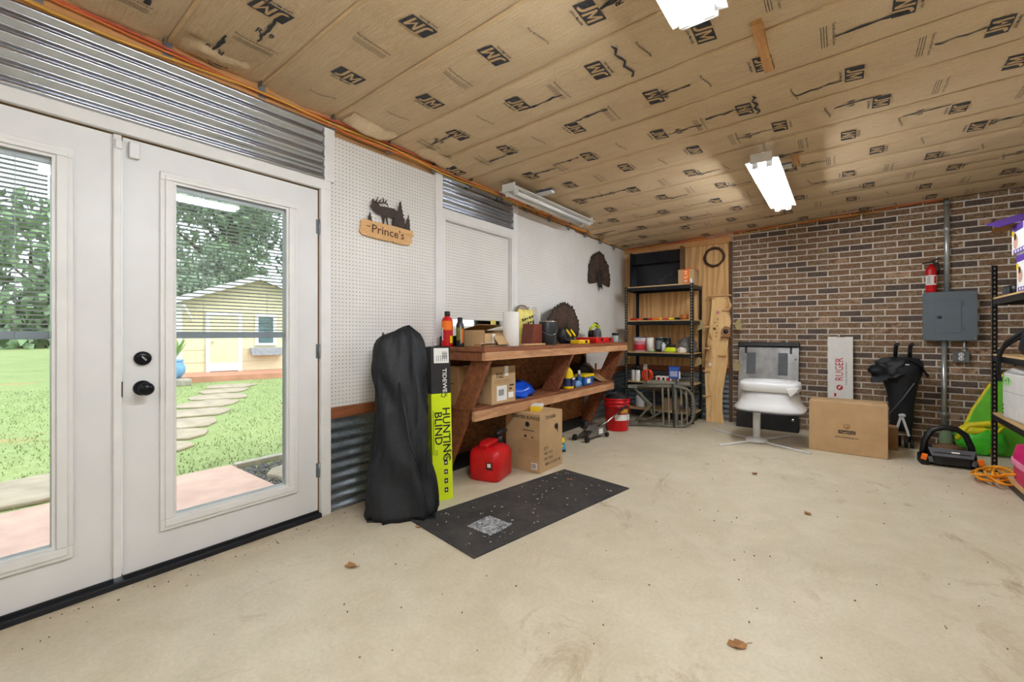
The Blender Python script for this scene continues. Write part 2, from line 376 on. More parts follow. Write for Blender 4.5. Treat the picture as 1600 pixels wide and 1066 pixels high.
for y0, y1 in ((YF, 1.2), (1.2, 3.9), (3.9, YB)):
    MB().box(-.012, .03, y0, y1, 2.47 - (.03 if y0 > 3 else 0), 2.56 - (.03 if y0 > 3 else 0)).build('top_plate', TOPP, WL, .002)
# trims
def trim(n, *b): return struct(MB().box(*b).build('trim_%d' % n, TRIMW, None, .003))
trim(1, -.012, .018, DY0, DY1 + .065, DZ, DZ + .06)          # door head casing
trim(2, -.012, .018, DY1, DY1 + .065, 0, DZ)                 # door side casing
trim(3, .0006, .016, 1.477, 1.547, DZ + .061, 2.462)         # board between metal and pegboard
trim(4, -.012, .018, 2.425, 2.50, 1.055, 2.458)
trim(5, -.012, .018, 3.46, 3.525, 1.055, 2.432)
trim(6, -.012, .018, 2.50, 3.46, WZ1 + .01, 2.185)
trim(7, -.012, .018, 2.50, 3.46, 1.055, WZ0 - .01)
# window: sash and glass behind a loose pegboard cover, daylight at its edges
W = semp('window_1')
m = MB(); m.box(-.13, -.03, WY0, WY0 + .03, WZ0, WZ1).box(-.13, -.03, WY1 - .03, WY1, WZ0, WZ1).box(-.03, .016, 2.501, WY0 + .004, WZ0 - .009, WZ1 + .009).box(-.03, .016, WY1 - .004, 3.459, WZ0 - .009, WZ1 + .009).box(-.03, .016, WY0 + .004, WY1 - .004, WZ1 - .004, WZ1 + .009).box(-.13, -.03, WY0 + .03, WY1 - .03, WZ1 - .03, WZ1).box(-.13, -.03, WY0 + .03, WY1 - .03, WZ0, WZ0 + .02)
m.build('window_frame', TRIMW, W); MB().box(-.112, -.108, WY0 + .03, WY1 - .03, WZ0 + .02, WZ1 - .03).build('pane', GLASS, W)
MB().box(-.125, -.1, WY0 + .03, WY1 - .03, 1.63, 1.66).build('sash_rail', TRIMW, W)
MB().box(-.03, -.024, WY0 + .015, WY1 - .03, WZ0 + .075, WZ1 - .012).build('pegboard_cover', PEG, W)
MB().box(-.028, .024, WY0, WY1, WZ0 - .012, WZ0 + .002).build('window_sill', TRIMW, W)

# ------------------------------------------------------------------ doors
BLINDM = plain('blind_slat', rgb(232, 236, 240), .5, var=.02)
BRONZE = plain('oiled_bronze', rgb(26, 27, 32), .3, .5, var=.15)
SEAL = plain('door_seal', rgb(20, 22, 28), .6, var=.2)
def door(n, y0, y1, knob):
    D = semp('door_%d' % n); yc = (y0 + y1) / 2; g0, g1, h0, h1 = yc - .28, yc + .28, .245, 1.90; z0, z1 = .04, 2.055
    m = MB(); a, b = -.055, -.008
    m.box(a, b, y0, g0, z0, z1).box(a, b, g1, y1, z0, z1).box(a, b, g0, g1, z0, h0).box(a, b, g0, g1, h1, z1)
    m.build('door_slab', WHITE, D)
    m = MB()   # raised lite frame: two stepped rings
    for e, t0, t1 in ((.052, -.008, .006), (.034, .006, .014)):
        m.box(t0, t1, g0 - e, g1 + e, h1 - (.0), h1 + e - .012).box(t0, t1, g0 - e, g1 + e, h0 - e, h0).box(t0, t1, g0 - e, g0, h0, h1).box(t0, t1, g1, g1 + e, h0, h1)
    m.build('glass_frame', TRIMW, D, .004)
    m = MB(); k = .012
    m.box(-.05, .004, g0, g0 + k, h0, h1).box(-.05, .004, g1 - k, g1, h0, h1).box(-.05, .004, g0 + k, g1 - k, h1 - k, h1).box(-.05, .004, g0 + k, g1 - k, h0, h0 + k)
    m.build('glazing_bead', TRIMW, D)
    MB().box(-.016, -.013, g0 + k, g1 - k, h0 + k, h1 - k).build('inner_pane', GLASS, D)
    MB().box(-.048, -.045, g0 + k, g1 - k, h0 + k, h1 - k).build('outer_pane', GLASS, D)
    B = MB(); z = 1.172
    while z < h1 - .04:
        t = math.radians(-20); c = .0082
        B.add([(-.03 - c * math.cos(t), y, z + c * math.sin(t)) for y in (g0 + .016, g1 - .02)] + [(-.03 + c * math.cos(t), y, z - c * math.sin(t)) for y in (g1 - .02, g0 + .016)], [(0, 1, 2, 3)]); z += .0188
    B.box(-.038, -.022, g0 + .014, g1 - .014, h1 - .035, h1 - .012)
    bl = B.build('blind_slats', BLINDM, D); bl['kind'] = 'stuff'
    MB().box(-.038, -.022, g0 + .014, g1 - .016, 1.128, 1.162).build('blind_rail', plain('blind_rail', rgb(176, 186, 198), .5, var=.04), D, .003)
    m = MB()
    for f in (.24, .8): m.cyl((-.0195, g0 + .56 * f, 1.13), (-.0195, g0 + .56 * f, h1 - .02), .0012, n=5)
    m.build('blind_cord', BLINDM, D)
    if knob:
        yk = y0 + .07
        db = MB().lathe([(.001, -.008), (.033, -.008), (.032, .006), (.02, .012), (.001, .013)], 24, 0, (0, yk, 1.035), 'x').build('deadbolt', BRONZE, D)
        MB().rbox((.02, yk, 1.035), (.02, .008, .026), (40, 0, 0)).build('thumb_turn', CHROME, db, .003)
        kb = MB().lathe([(.001, -.008), (.036, -.008), (.034, .004), (.016, .01), (.012, .03), (.02, .04), (.029, .052), (.03, .062), (.022, .073), (.001, .076)], 24, 0, (0, yk, .895), 'x').build('knob', BRONZE, D)
        MB().box(-.05, -.006, y0 - .012, y0 - .001, .86, .93).build('strike_plate', BRONZE, D)
        for zz in (.292, 1.041, 1.826):
            MB().cyl((.0, y1 + .006, zz - .045), (.0, y1 + .006, zz + .045), .006, n=8).box(-.008, -.006, y1 - .012, y1 + .001, zz - .045, zz + .045).build('hinge', STEEL, D)
    MB().box(-.06, .002, y0, y1, .012, .04).build('door_sweep', SEAL, D)
    return D
door(1, -.445, .478, False); door(2, .512, 1.445, True)
struct(MB().box(-.02, .012, .476, .504, .045, 2.055).build('trim_8', TRIMW, None, .003))     # astragal on the fixed leaf
struct(MB().box(-.13, .028, DY0, DY1, -.005, .026).build('trim_9', SEAL, None, .004))        # black threshold
struct(MB().box(-.14, -.062, DY0, DY0 + .012, .026, DZ).box(-.14, -.062, DY1 - .008, DY1, .026, DZ).box(-.14, -.062, DY0, DY1, DZ - .008, DZ).build('trim_10', TRIMW))
sn = thing('door_alarm_sensor', 'small white two-piece alarm sensor at the top of the door seam', 'sensor', (-.007, .535, 1.965))
MB().box(0, .022, -.004, .034, 0, .075).build('sensor_body', WHITEP, sn, .004); MB().box(.02, .032, -.055, -.03, .025, .065).build('magnet', WHITEP, sn, .003)

# ------------------------------------------------------------------ back wall: brick, plywood, metal
WBK = struct(MB().box(-.14, XR + .1, YB, YB + .12, 0, 2.7).build('wall_back', MORTAR))
BX0 = 1.475; BL, BH, JT = .1915, .0545, .0095; pz, pxl = .0677, .2035
def brickmesh(L):
    m = MB(); m.box(-L / 2, L / 2, -.005, .002, -BH / 2, BH / 2); return m
VAR = []
for i in range(6):
    mm = brickmesh(BL); bm = bmesh.new(); me = mm.mesh('brick', BRICK); bm.from_mesh(me)
    bmesh.ops.bevel(bm, geom=[e for e in bm.edges if all(v.co.y < 0 for v in e.verts)], offset=.0022, segments=1, affect='EDGES')
    for v in bm.verts:
        if v.co.y < -.001: v.co += Vector((random.uniform(-.001, .001), random.uniform(-.0018, .0012), random.uniform(-.0008, .0008)))
    bm.to_mesh(me); bm.free(); VAR.append(me)
cells = []
for r in range(40):
    zc = .03 + r * pz; off = 0 if r % 2 else pxl / 2; x = BX0 - .002 - off
    while x < XR:
        a, b = max(x, BX0 + .002), min(x + BL, XR)
        if b - a > .03 and zc + BH / 2 < CZ((a + b) / 2, YB) + .06: cells.append(((a + b) / 2, zc, b - a))
        x += pxl
def hidden(c):
    x, z, l = c
    return (1.57 < x < 2.24 and z < 1.02) or (2.33 < x < 3.0 and z < .5) or (3.29 < x < 3.68 and 1.1 < z < 1.57) or x > 4.05 or (3.55 < x and z < .5)
order = sorted(cells, key=lambda c: (hidden(c), -c[0])); ind = order[:300]; rest = order[300:]
for x, z, l in ind:
    o = bpy.data.objects.new('brick', random.choice(VAR)); COL.objects.link(o); o.parent = WBK
    o.location = (x + random.uniform(-.002, .002), YB, z + random.uniform(-.001, .001)); o.scale = (l / BL, 1, 1)
m = MB()
for x, z, l in rest:
    m.box(x - l / 2, x + l / 2, YB - .005 + random.uniform(-.0015, .0015), YB + .002, z - BH / 2, z + BH / 2)
o = m.build('bricks', BRICK, WBK); o['kind'] = 'stuff'
# left part of the back wall
MB().box(.0, .87, YB - .014, YB - .002, .70, 2.345).build('plywood_panel', PLY, WBK); MB().box(.873, 1.437, YB - .014, YB - .002, .70, 2.345).build('plywood_panel', PLY, WBK)
MB().box(0, 1.437, YB - .03, YB - .002, .63, .70).build('wood_strip', BROWNW, WBK, .002)
MB().box(0, 1.47, YB - .04, YB - .002, 2.345, 2.43).build('top_plate', TOPP, WBK, .002)
MB().box(1.437, 1.474, YB - .045, YB - .002, 0, 2.36).build('corner_board', DARKW, WBK, .003)
n = int(.63 / .0655 * 14)
MB().grid(2, n, lambda i, j: (1.437 * i, YB - .012 + .0085 * math.sin(2 * math.pi * .63 * j / .0655), .63 * j)).build('corrugated_sheet', GALVD, WBK, fix=True)

# ------------------------------------------------------------------ ceiling of insulation batts
CE = struct(MB().add([(-.14, YF, CZ(0, YF) + .08), (XR + .1, YF, CZ(XR, YF) + .08), (XR + .1, YB + .1, CZ(XR, YB) + .08), (-.14, YB + .1, CZ(0, YB) + .08)], [(0, 1, 2, 3)]).build('ceiling', SHEA))
def sag(x, y, k):
    t = (y - (.67 + .43 * k)) / .43; e = math.sin(math.pi * min(1, max(0, t)))
    s = .016 * (e ** .45) + .007 * noise.noise((x * 1.7, y * 3, k * 5.0)) * e + .004 * noise.noise((x * 6, y * 9, k)) * e
    if x < .5: s += (.5 - x) * .10 * max(0, noise.noise((k * 3.1, 2.2, x))) * e + .012 * (1 - x / .5) * math.sin(y * 38 + k) * e * .4
    return CZ(x, y) - s
def batt(k):
    y0 = .67 + .43 * k; y1 = min(y0 + .43, YB - .002)
    fn = lambda i, j: (lambda x, y: (x, y, sag(x, y, k)))(.0 + (XR) * (i if i < .15 else i), y0 + (y1 - y0) * j)
    o = MB().grid(64, 12, fn).build('insulation_batt', KRAFT, CE)
    return o, y0, y1
def print_batt(o, y0, y1, k, x0):
    m = MB(); yc = (y0 + y1) / 2
    def put(v, f, x, y, up, mi, lift=.0035):
        s = 1 if up else -1; P = []
        for a, b in v:
            X, Y = x + s * b, y + s * a
            P.append((X, Y, sag(min(max(X, 0), XR), Y, k) - lift))
        m.add(P, f, mi)
    def text(t, x, y, size, up, mi=0, bold=0, dx=0, dy=0, cur=0, lift=.004, xs=1):
        v, f = glyph(t, size, bold); put([(a * xs + dx, b + dy + cur * math.sin(a * 22)) for a, b in v], f, x, y, up, mi, lift)
    x = x0; c = (k * 3) % 4
    while x < XR - .1:
        yy = yc + random.uniform(-.05, .05)
        if c == 0 or c == 2:
            up = c == 0; gx = [(-.075 + .15 * i / 6) for i in range(7)]
            n = 7; v = [(a + b * .18, b) for b in (-.042, -.014, .014, .042) for a in gx]
            put(v, [(r * n + i, r * n + i + 1, (r + 1) * n + i + 1, (r + 1) * n + i) for r in range(3) for i in range(6)], x, yy, up, 0)
            sh = lambda P: [(a + b * .18, b) for a, b in P]
            put(sh([(-.034, .052), (-.018, .052), (-.018, -.012), (-.034, -.012)]), [(0, 1, 2, 3)], x, yy, up, 1, .0045)
            put(sh([(-.034, -.012), (-.018, -.012), (-.022, -.026), (-.034, -.034), (-.050, -.036), (-.062, -.028), (-.052, -.022), (-.040, -.020)]), [(0, 1, 2, 3, 7), (3, 4, 5, 6, 7)], x, yy, up, 1, .0045)
            put(sh([(-.008, .034), (.006, .034), (.006, -.036), (-.008, -.036)]), [(0, 1, 2, 3)], x, yy, up, 1, .0045)
            put(sh([(.044, .034), (.058, .034), (.058, -.036), (.044, -.036)]), [(0, 1, 2, 3)], x, yy, up, 1, .0045)
            put(sh([(.006, .034), (.025, -.004), (.044, .034), (.044, .012), (.025, -.026), (.006, .012)]), [(0, 1, 4, 5), (1, 2, 3, 4)], x, yy, up, 1, .0045)
            text('Johns Manville', x, yy, .019, up, 0, .012, -.01, -.060)
        elif c == 1:
            text('Thermal and Sound Control', x, yy, .017, True, 0, .01, 0, .024)
            for q in range(3): put([(a, b - .004 - q * .011) for a in (-.09, -.03, .03, .09) for b in (-.0013, .0013)], [(i * 2, i * 2 + 2, i * 2 + 3, i * 2 + 1) for i in range(3)], x, yy, True, 0)
        else:
            text('Formaldehyde-Free', x, yy, .019, bool(k % 2), 0, .012, 0, 0, .012)
        if random.random() < .34:   # stamped lot mark run together
            sx = x + random.uniform(.08, .15); sy = yy + random.uniform(-.08, .08)
            pts = []; 
            for q in range(9):
                xx = sx - .1 + .028 * q; w_ = .003 + .016 * abs(noise.noise((q * 1.3, k, x * 3)))
                yq = sy + .014 * noise.noise((q * .6, x, k)); pts.append((xx, yq, w_))
            m.add([(a, b + s * w2, sag(max(0, a), b, k) - .0045) for a, b, w2 in pts for s in (-1, 1)], [(2 * i, 2 * i + 2, 2 * i + 3, 2 * i + 1) for i in range(8)], 0)
            if random.random() < .6: text('R19', sx - .02, sy, .05, bool(c % 2), 0, .01)
        x += .27 + random.uniform(-.015, .015); c = (c + 1) % 4
    m.build('batt_print', [KINK, KREV], o)
for k in range(-10, 14):
    if .67 + .43 * k > YB - .1: break
    o, y0, y1 = batt(k)
    if k >= -2: print_batt(o, y0, y1, k, .10 + (k * .137) % .27)
    # pale stapled flange along the joist, a little crooked
    y = y1 - .002
    if k >= -2 and y1 < YB - .05:
        MB().grid(40, 1, lambda i, j: (XR * i, y + (.008 if j else -.008) + .004 * noise.noise((i * 9, k, 0)), CZ(XR * i, y) - .006 - .003 * noise.noise((i * 14, k, 3)))).build('stapled_flange', KRAFTL, CE)
        br = MB().box(.02, .032, y - .02, y + .02, 2.47 - .025 * y + .03, 2.565 - .025 * y + .03).box(.032, .075, y - .02, y - .017, 2.52 - .025 * y + .03, 2.57 - .025 * y + .02)
        br.build('rafter_tie', STEEL, CE)
# loose kraft flaps hanging along the left plate
for y, l, d in ((1.75, .36, .06), (2.35, .40, .035), (.85, .30, .025), (4.3, .5, .03)):
    def fl(i, j, y=y, l=l, d=d):
        t = j; e = math.sin(math.pi * i) ** .5
        return (.04 + .16 * t + .01 * noise.noise((i * 4, y, t * 3)), y - l / 2 + l * i, CZ(.1, y) - .012 - d * e * math.sin(math.pi * min(1, t * 1.15)) * (1 - .3 * t) + .012 * noise.noise((i * 5, t * 4, y)))
    MB().grid(14, 8, fl).build('loose_flap', KRAFT, CE)
for x0, y0, y1, b in ((2.31, 2.27, 2.73, 'block'), (2.325, 4.02, 4.24, 'block')):
    MB().box(x0 - .022, x0 + .022, y0, y1, CZ(x0, y0) - .033, CZ(x0, y0) - .0).build('wood_cleat', TOPP, CE, .002)
# torn paper cracks
for x0, y0, L in ((1.72, 2.0, .30), (2.2, 2.92, .24), (2.05, 1.52, .2)):
    m = MB()
    pts = [(x0 + .012 * math.sin(q * 2.1), y0 + L * q / 8, .003 + .006 * abs(math.sin(q * 1.7))) for q in range(9)]
    m.add([(a + s * w2, b, CZ(a, b) - .024) for a, b, w2 in pts for s in (-1, 1)], [(2 * i, 2 * i + 2, 2 * i + 3, 2 * i + 1) for i in range(8)], 0)
    m.build('torn_seam', KINK, CE)
# ------------------------------------------------------------------ ceiling lamps
TUBE_ON = emis('lit_tube', (.93, .968, 1, 1), TUBE_POWER); TUBE_OFF = plain('unlit_tube', rgb(236, 236, 234), .25, var=.02)
LAMPW = plain('lamp_enamel', rgb(226, 226, 224), .35, var=.04); TAGB = plain('lamp_tag_blue', rgb(50, 88, 150), .5, var=.05)
def lamp(label, x, y0, y1, z, lit, tagx):
    L = y1 - y0; t = thing('shop_light', label, 'ceiling light', (x, (y0 + y1) / 2, z), 0, 'hanging shop lights')
    h = L / 2
    MB().prism([(-.04, .0), (.04, .0), (.032, .045), (-.032, .045)], -h, h, 'xz').build('housing', LAMPW, t, .003, True)
    for s in (-1, 1):
        MB().prism([(s * .04, .004), (s * .105, -.004), (s * .105, 0), (s * .04, .008)], -h, h, 'xz').build('reflector_wing', LAMPW, t, fix=True)
        MB().cyl((s * .045, -h + .05, -.024), (s * .045, h - .05, -.024), .016, n=12).build('tube', TUBE_ON if lit else TUBE_OFF, t)
        for e in (-1, 1):
            MB().box(s * .045 - .02, s * .045 + .02, e * (h - .05) - (.012 if e < 0 else 0), e * (h - .05) + (0 if e < 0 else .012), -.045, .004).build('tube_holder', LAMPW, t, .003)
    for e in (-1, 1):
        MB().box(-.07, .07, e * h - (0 if e > 0 else .008), e * h + (.008 if e > 0 else 0), -.02, .05).build('end_cap', LAMPW, t, .003)
        zc = CZ(x, (y0 + y1) / 2 + e * (h - .12)) - z - .004; m = MB(); q = .045
        while q < zc:
            m.tube([(.006 * math.cos(a) * (1 if int(q * 60) % 2 else .3), e * (h - .12) + .006 * math.cos(a) * (.3 if int(q * 60) % 2 else 1), q + .009 * math.sin(a)) for a in [i * math.pi / 4 for i in range(8)]], .0014, 4, closed=True); q += .0165
        m.build('hanging_chain', STEEL, t)
    m = MB().box(tagx, tagx + .17, -.3, -.25, .05, .075, 0).box(tagx, tagx + .17, -.3, -.25, .075, .085, 1); m.build('power_tag', [LAMPW, TAGB], t, .002)
    return t
lamp('lit twin-tube shop light hanging before the brick wall', 2.16, 3.57, 5.03, 2.40, True, -.02)
lamp('lit twin-tube shop light cut off by the top of the frame', 2.17, .40, 1.85, 2.42, True, -.02)
lamp('unseen shop light added behind the camera to brighten the room', 2.17, -2.8, -1.35, 2.46, True, -.02)  # added lamp out of view, continues the row to raise the brightness
ul = lamp('unlit white shop light hanging beside the pegboard wall', .33, 2.98, 4.42, 2.40, False, -.0)
m = MB().cyl((-.1, -.46, -.03), (-.1, -.46, -.16), .0015, n=5).cyl((-.1, -.46, -.16), (-.1, -.46, -.18), .005, .003, n=8); m.build('pull_cord', WHITEP, ul)

# ------------------------------------------------------------------ cables stapled along the plates
def cable(label, col, r, dx, dz, ph, y0, stop):
    pts = []
    for i in range(70):
        y = y0 + (6.2 - y0) * i / 69; pts.append((.042 + dx + .008 * math.sin(y * 3 + ph), y, 2.505 - .012 * y + dz + .014 * math.sin(y * 2.3 + ph) + .008 * math.sin(y * 6.1 + ph * 2)))
    zb = pts[-1][2]; n = int(stop * 14)
    for i in range(n + 1):
        x = .07 + (stop - .07) * i / n; pts.append((x, 6.215 - dx * .5 + .012 * math.sin(x * 3 + ph), min(CZ(x, 6.2) - .03, zb + .03 * x) + dz * .5 + .012 * math.sin(x * 4.2 + ph)))
    tag(MB().tube(pts, r, 6).build('electrical_cable', col), label, 'cable', 'cables along the top of the walls')
cable('thick orange cable running along the top of both walls to the conduit', CORDO, .006, 0, .0, .3, -.4, 3.44)
cable('red-orange cable running just above the orange one on the plate', CORDR, .0065, .004, .024, 2.0, -.4, 3.40)
cable('thin yellow cable looping along the plate above the pegboard', CORDY, .0045, .014, -.014, 4.1, -.4, 2.9)

# ------------------------------------------------------------------ outdoors
def lawn_mat():
    t = NT('lawn'); v = t.co(); a = t.noise(v, .7, 6, .65); b = t.noise(v, 12, 6, .7); e = t.noise(v, .45, 4, .6)
    c = t.mix(.5, t.ramp(a, [(.3, rgb(128, 142, 92)), (.7, rgb(160, 172, 116))]), t.ramp(b, [(.3, rgb(108, 126, 74)), (.7, rgb(168, 178, 124))]))
    c = t.mix(t.math('MULTIPLY', t.ramp(e, [(.62, (0, 0, 0, 1)), (.7, (1, 1, 1, 1))]), .7), c, rgb(186, 142, 104)); t.col(c); t.bump(b, .5, .03); return t.fin(.95, 0, .1)
GZ = -.1
struct(MB().box(-140, -.14, -90, 130, GZ - .1, GZ).build('lawn', lawn_mat()))
gm = plain('grass_blade', rgb(146, 162, 100), .8, var=.35, scale=2.5)
m = MB(); rg = random.Random(3)
for i in range(26000):
    x = -2.0 - 10 * rg.random() ** 1.4; y = -1.5 + 9 * rg.random()
    if x > -2.05 or (abs(y - (1.75 + (-3.8 - x) * .47)) < .42 and x < -3.3): continue
    h = rg.uniform(.015, .035); a = rg.uniform(0, 6.28); w_ = .006; dx, dy = math.cos(a), math.sin(a)
    m.add([(x - dy * w_, y + dx * w_, GZ), (x + dy * w_, y - dx * w_, GZ), (x + dx * h * .6, y + dy * h * .6, GZ + h)], [(0, 1, 2)])
o = m.build('grass', gm); o['kind'] = 'stuff'; o['label'] = 'short mown green grass of the back yard'; o['category'] = 'grass'
SLAB = plain('patio_concrete', rgb(206, 168, 152), .8, var=.1, scale=5, bump=.1)
tag(MB().box(-1.9, -.14, -1.2, 1.64, -.16, -.06).build('patio_slab', SLAB, None, .012), 'pinkish concrete landing slab right outside the doors', 'slab')
STONE = plain('flagstone', rgb(168, 152, 132), .85, var=.16, scale=5, bump=.4)
def stone(name, label, cx, cy, rx, ry, rz, seed, h=.035, group=None):
    r = random.Random(seed); n = 9; P = []
    for i in range(n):
        q = 6.283 * i / n + r.uniform(-.15, .15); k = r.uniform(.85, 1.12) / max(abs(math.cos(q)), abs(math.sin(q))) ** .8; P.append((rx * k * math.cos(q), ry * k * math.sin(q)))
    o = MB().prism(P, 0, h, 'xy').build(name, STONE, None, .012, True); place(o, (cx, cy, GZ), rz); return tag(o, label, 'stone', group)
st = [(-8.95, 4.2, .40, .5), (-8.08, 3.75, .42, .42), (-7.2, 3.32, .42, .46), (-6.32, 2.88, .42, .42), (-5.45, 2.46, .40, .44), (-4.62, 2.08, .38, .38), (-3.9, 1.75, .30, .36), (-3.28, 1.42, .28, .32)]
nm = ['farthest flagstone of the path, touching the deck', 'second flagstone of the path from the deck', 'third flagstone of the path from the deck', 'long flagstone in the middle of the garden path', 'flagstone just nearer than the middle of the garden path', 'flagstone third from the near end of the path', 'flagstone second from the near end of the path', 'nearest flagstone of the garden path']
for i, (x, y, a, b) in enumerate(st): stone('flagstone', nm[i], x, y, a, b, -27 + 8 * (i % 3 - 1), i + 3, .03, 'garden path flagstones')
stone('flagstone', 'wide pale flagstone on the lawn before the fixed door', -2.5, .42, .42, .5, 10, 21); stone('flagstone', 'flagstone set in dark gravel at the slab corner', -1.22, 1.98, .3, .22, 15, 22, .05)
m = MB(); rg = random.Random(5)
for i in range(2200):
    x = rg.uniform(-1.75, -.2); y = rg.uniform(1.66, 2.3); s = rg.uniform(.012, .024); m.rbox((x, y, GZ + .012), (s, s * .8, s * .7), (rg.uniform(0, 90), rg.uniform(0, 90), rg.uniform(0, 90)))
o = m.build('gravel', plain('gravel_stone', rgb(120, 118, 118), .8, var=.45, scale=18)); o['kind'] = 'stuff'; o['label'] = 'dark grey gravel strip beside the landing slab'; o['category'] = 'gravel'
tag(MB().box(-1.9, -1.82, 1.66, 4.2, GZ, GZ + .05).build('edging_board', plain('grey_edging', rgb(170, 160, 148), .9, var=.15), None, .008), 'low grey edging along the gravel strip', 'edging')

# shed: local u along its front (x), depth back (y), z up
SH = thing('garden_shed', 'cream garden shed with gable front, white trim and deck', 'shed', (-12.12, 4.20, 0), 75.2)
SID = plain('shed_siding', rgb(226, 212, 178), .75, var=.05, scale=3); STR = plain('shed_trim', rgb(240, 240, 240), .6, var=.02); ROOFM = plain('shed_shingle', rgb(120, 126, 138), .9, var=.25, scale=16)
WDT, DEP, EZ, PK = 3.9, 4.5, 2.12, 2.86
DKZ = .05
MB().prism([(-.15, DKZ), (WDT - .15, DKZ), (WDT - .15, EZ - .05), (WDT / 2 - .15, PK - .05), (-.15, EZ - .05)], 0, DEP, 'xz').build('wall', SID, SH, fix=True)
for s in (0, 1):
    e0 = -.5 if not s else WDT + .2; mid = WDT / 2 - .15; za = EZ - .15
    r_ = MB().add([(e0, -.35, za), (mid, -.35, PK), (mid, DEP + .2, PK), (e0, DEP + .2, za), (e0, -.35, za + .05), (mid, -.35, PK + .05), (mid, DEP + .2, PK + .05), (e0, DEP + .2, za + .05)], [(0, 1, 2, 3), (4, 7, 6, 5), (0, 4, 5, 1), (3, 2, 6, 7), (0, 3, 7, 4)]).build('roof_slope', ROOFM, SH, fix=True)
    MB().bar((e0, -.37, za + .0), (mid, -.37, PK + .0), .05, .15).build('fascia', STR, SH)
    MB().bar((-.15 if not s else WDT - .15, -.02, DKZ), (-.15 if not s else WDT - .15, -.02, EZ - .1), .16, .05, (0, 1, 0)).build('corner_board', STR, SH)
for i in range(5): MB().box(-.15, WDT - .15, -.012, -.001, DKZ + .28 + .36 * i, DKZ + .286 + .36 * i).build('siding_groove', plain('siding_groove', rgb(214, 198, 158), .8), SH)
d = MB().box(.55, 1.27, -.06, -.01, DKZ + .02, 1.72).build('shed_door', SID, SH)
m = MB()
for a in ((.47, .56, DKZ, 1.78), (1.26, 1.36, DKZ, 1.78), (.56, 1.26, 1.7, 1.78), (.56, 1.26, DKZ + .02, DKZ + .24)): m.box(a[0], a[1], -.08, -.02, a[2], a[3])
m.build('door_trim', STR, SH); MB().ell((.63, -.1, .92), (.03, .03, .03), 10, 6).build('door_knob', CHROME, SH)
wn = MB().box(1.78, 2.2, -.03, -.005, .86, 1.68).build('shed_window', plain('shed_glass', rgb(96, 120, 126), .15, var=.25, scale=3), SH)
m = MB()
for a in ((1.7, 1.79, .8, 1.76), (2.19, 2.28, .8, 1.76), (1.79, 2.19, 1.67, 1.76), (1.79, 2.19, .8, .87)): m.box(a[0], a[1], -.06, 0, a[2], a[3])
m.build('window_trim', STR, SH); MB().prism([(1.55, .73), (2.48, .73), (2.42, .5), (1.6, .5)], -.28, -.02, 'xz').build('flower_box', plain('grey_wood', rgb(158, 160, 168), .8, var=.15), SH, .01, True)
MB().bar((.15, -.05, 1.55), (-.05, -.33, 1.95), .05, .05).build('eave_bracket', STR, SH)
DECK = plain('deck_board', rgb(196, 138, 112), .75, var=.12, scale=4)
for i in range(10): MB().box(-.1, WDT + .8, -1.52 + .15 * i, -1.375 + .15 * i, DKZ - .035, DKZ).build('deck_board', DECK, SH)
MB().box(-.1, WDT + .8, -1.55, -1.52, GZ, DKZ).build('deck_fascia', DECK, SH)
pt = thing('flower_pot', 'glazed light blue pot with leafy plant beside the shed deck', 'planter', (-10.5, 3.42, GZ + .16))
MB().lathe([(.2, 0), (.3, .12), (.32, .25), (.27, .38), (.25, .4), (.29, .43), (.27, .46), (.01, .42)], 24).build('pot', plain('blue_glaze', rgb(110, 160, 205), .25, var=.1), pt)
m = MB(); rg = random.Random(2)
for i in range(26):
    a = rg.uniform(0, 6.28); l = rg.uniform(.3, .6); s = rg.uniform(.25, .7); p = Vector((.08 * math.cos(a), .08 * math.sin(a), .42)); q = p + Vector((math.cos(a) * l * s, math.sin(a) * l * s, l)); sd = Vector((-math.sin(a), math.cos(a), 0)) * .05; mid_ = (p + q) / 2
    m.add([p, mid_ + sd, q, mid_ - sd], [(0, 1, 2, 3)])
m.build('leaves', plain('pot_leaf', rgb(120, 158, 74), .6, var=.3), pt)
m = MB()
for i in range(7):
    a = i * .9; m.ell((.12 * math.cos(a), .12 * math.sin(a), .9 + .05 * (i % 3)), (.04, .04, .07), 8, 5)
m.build('blossoms', plain('yellow_blossom', rgb(244, 206, 90), .6, var=.15), pt)
tag(MB().box(-11.1, -9.95, 2.9, 3.72, GZ, GZ + .16).build('stone_block', plain('block_stone', rgb(168, 158, 146), .9, var=.25, scale=8, bump=.3), None, .02), 'weathered stone block under the blue flower pot', 'block')

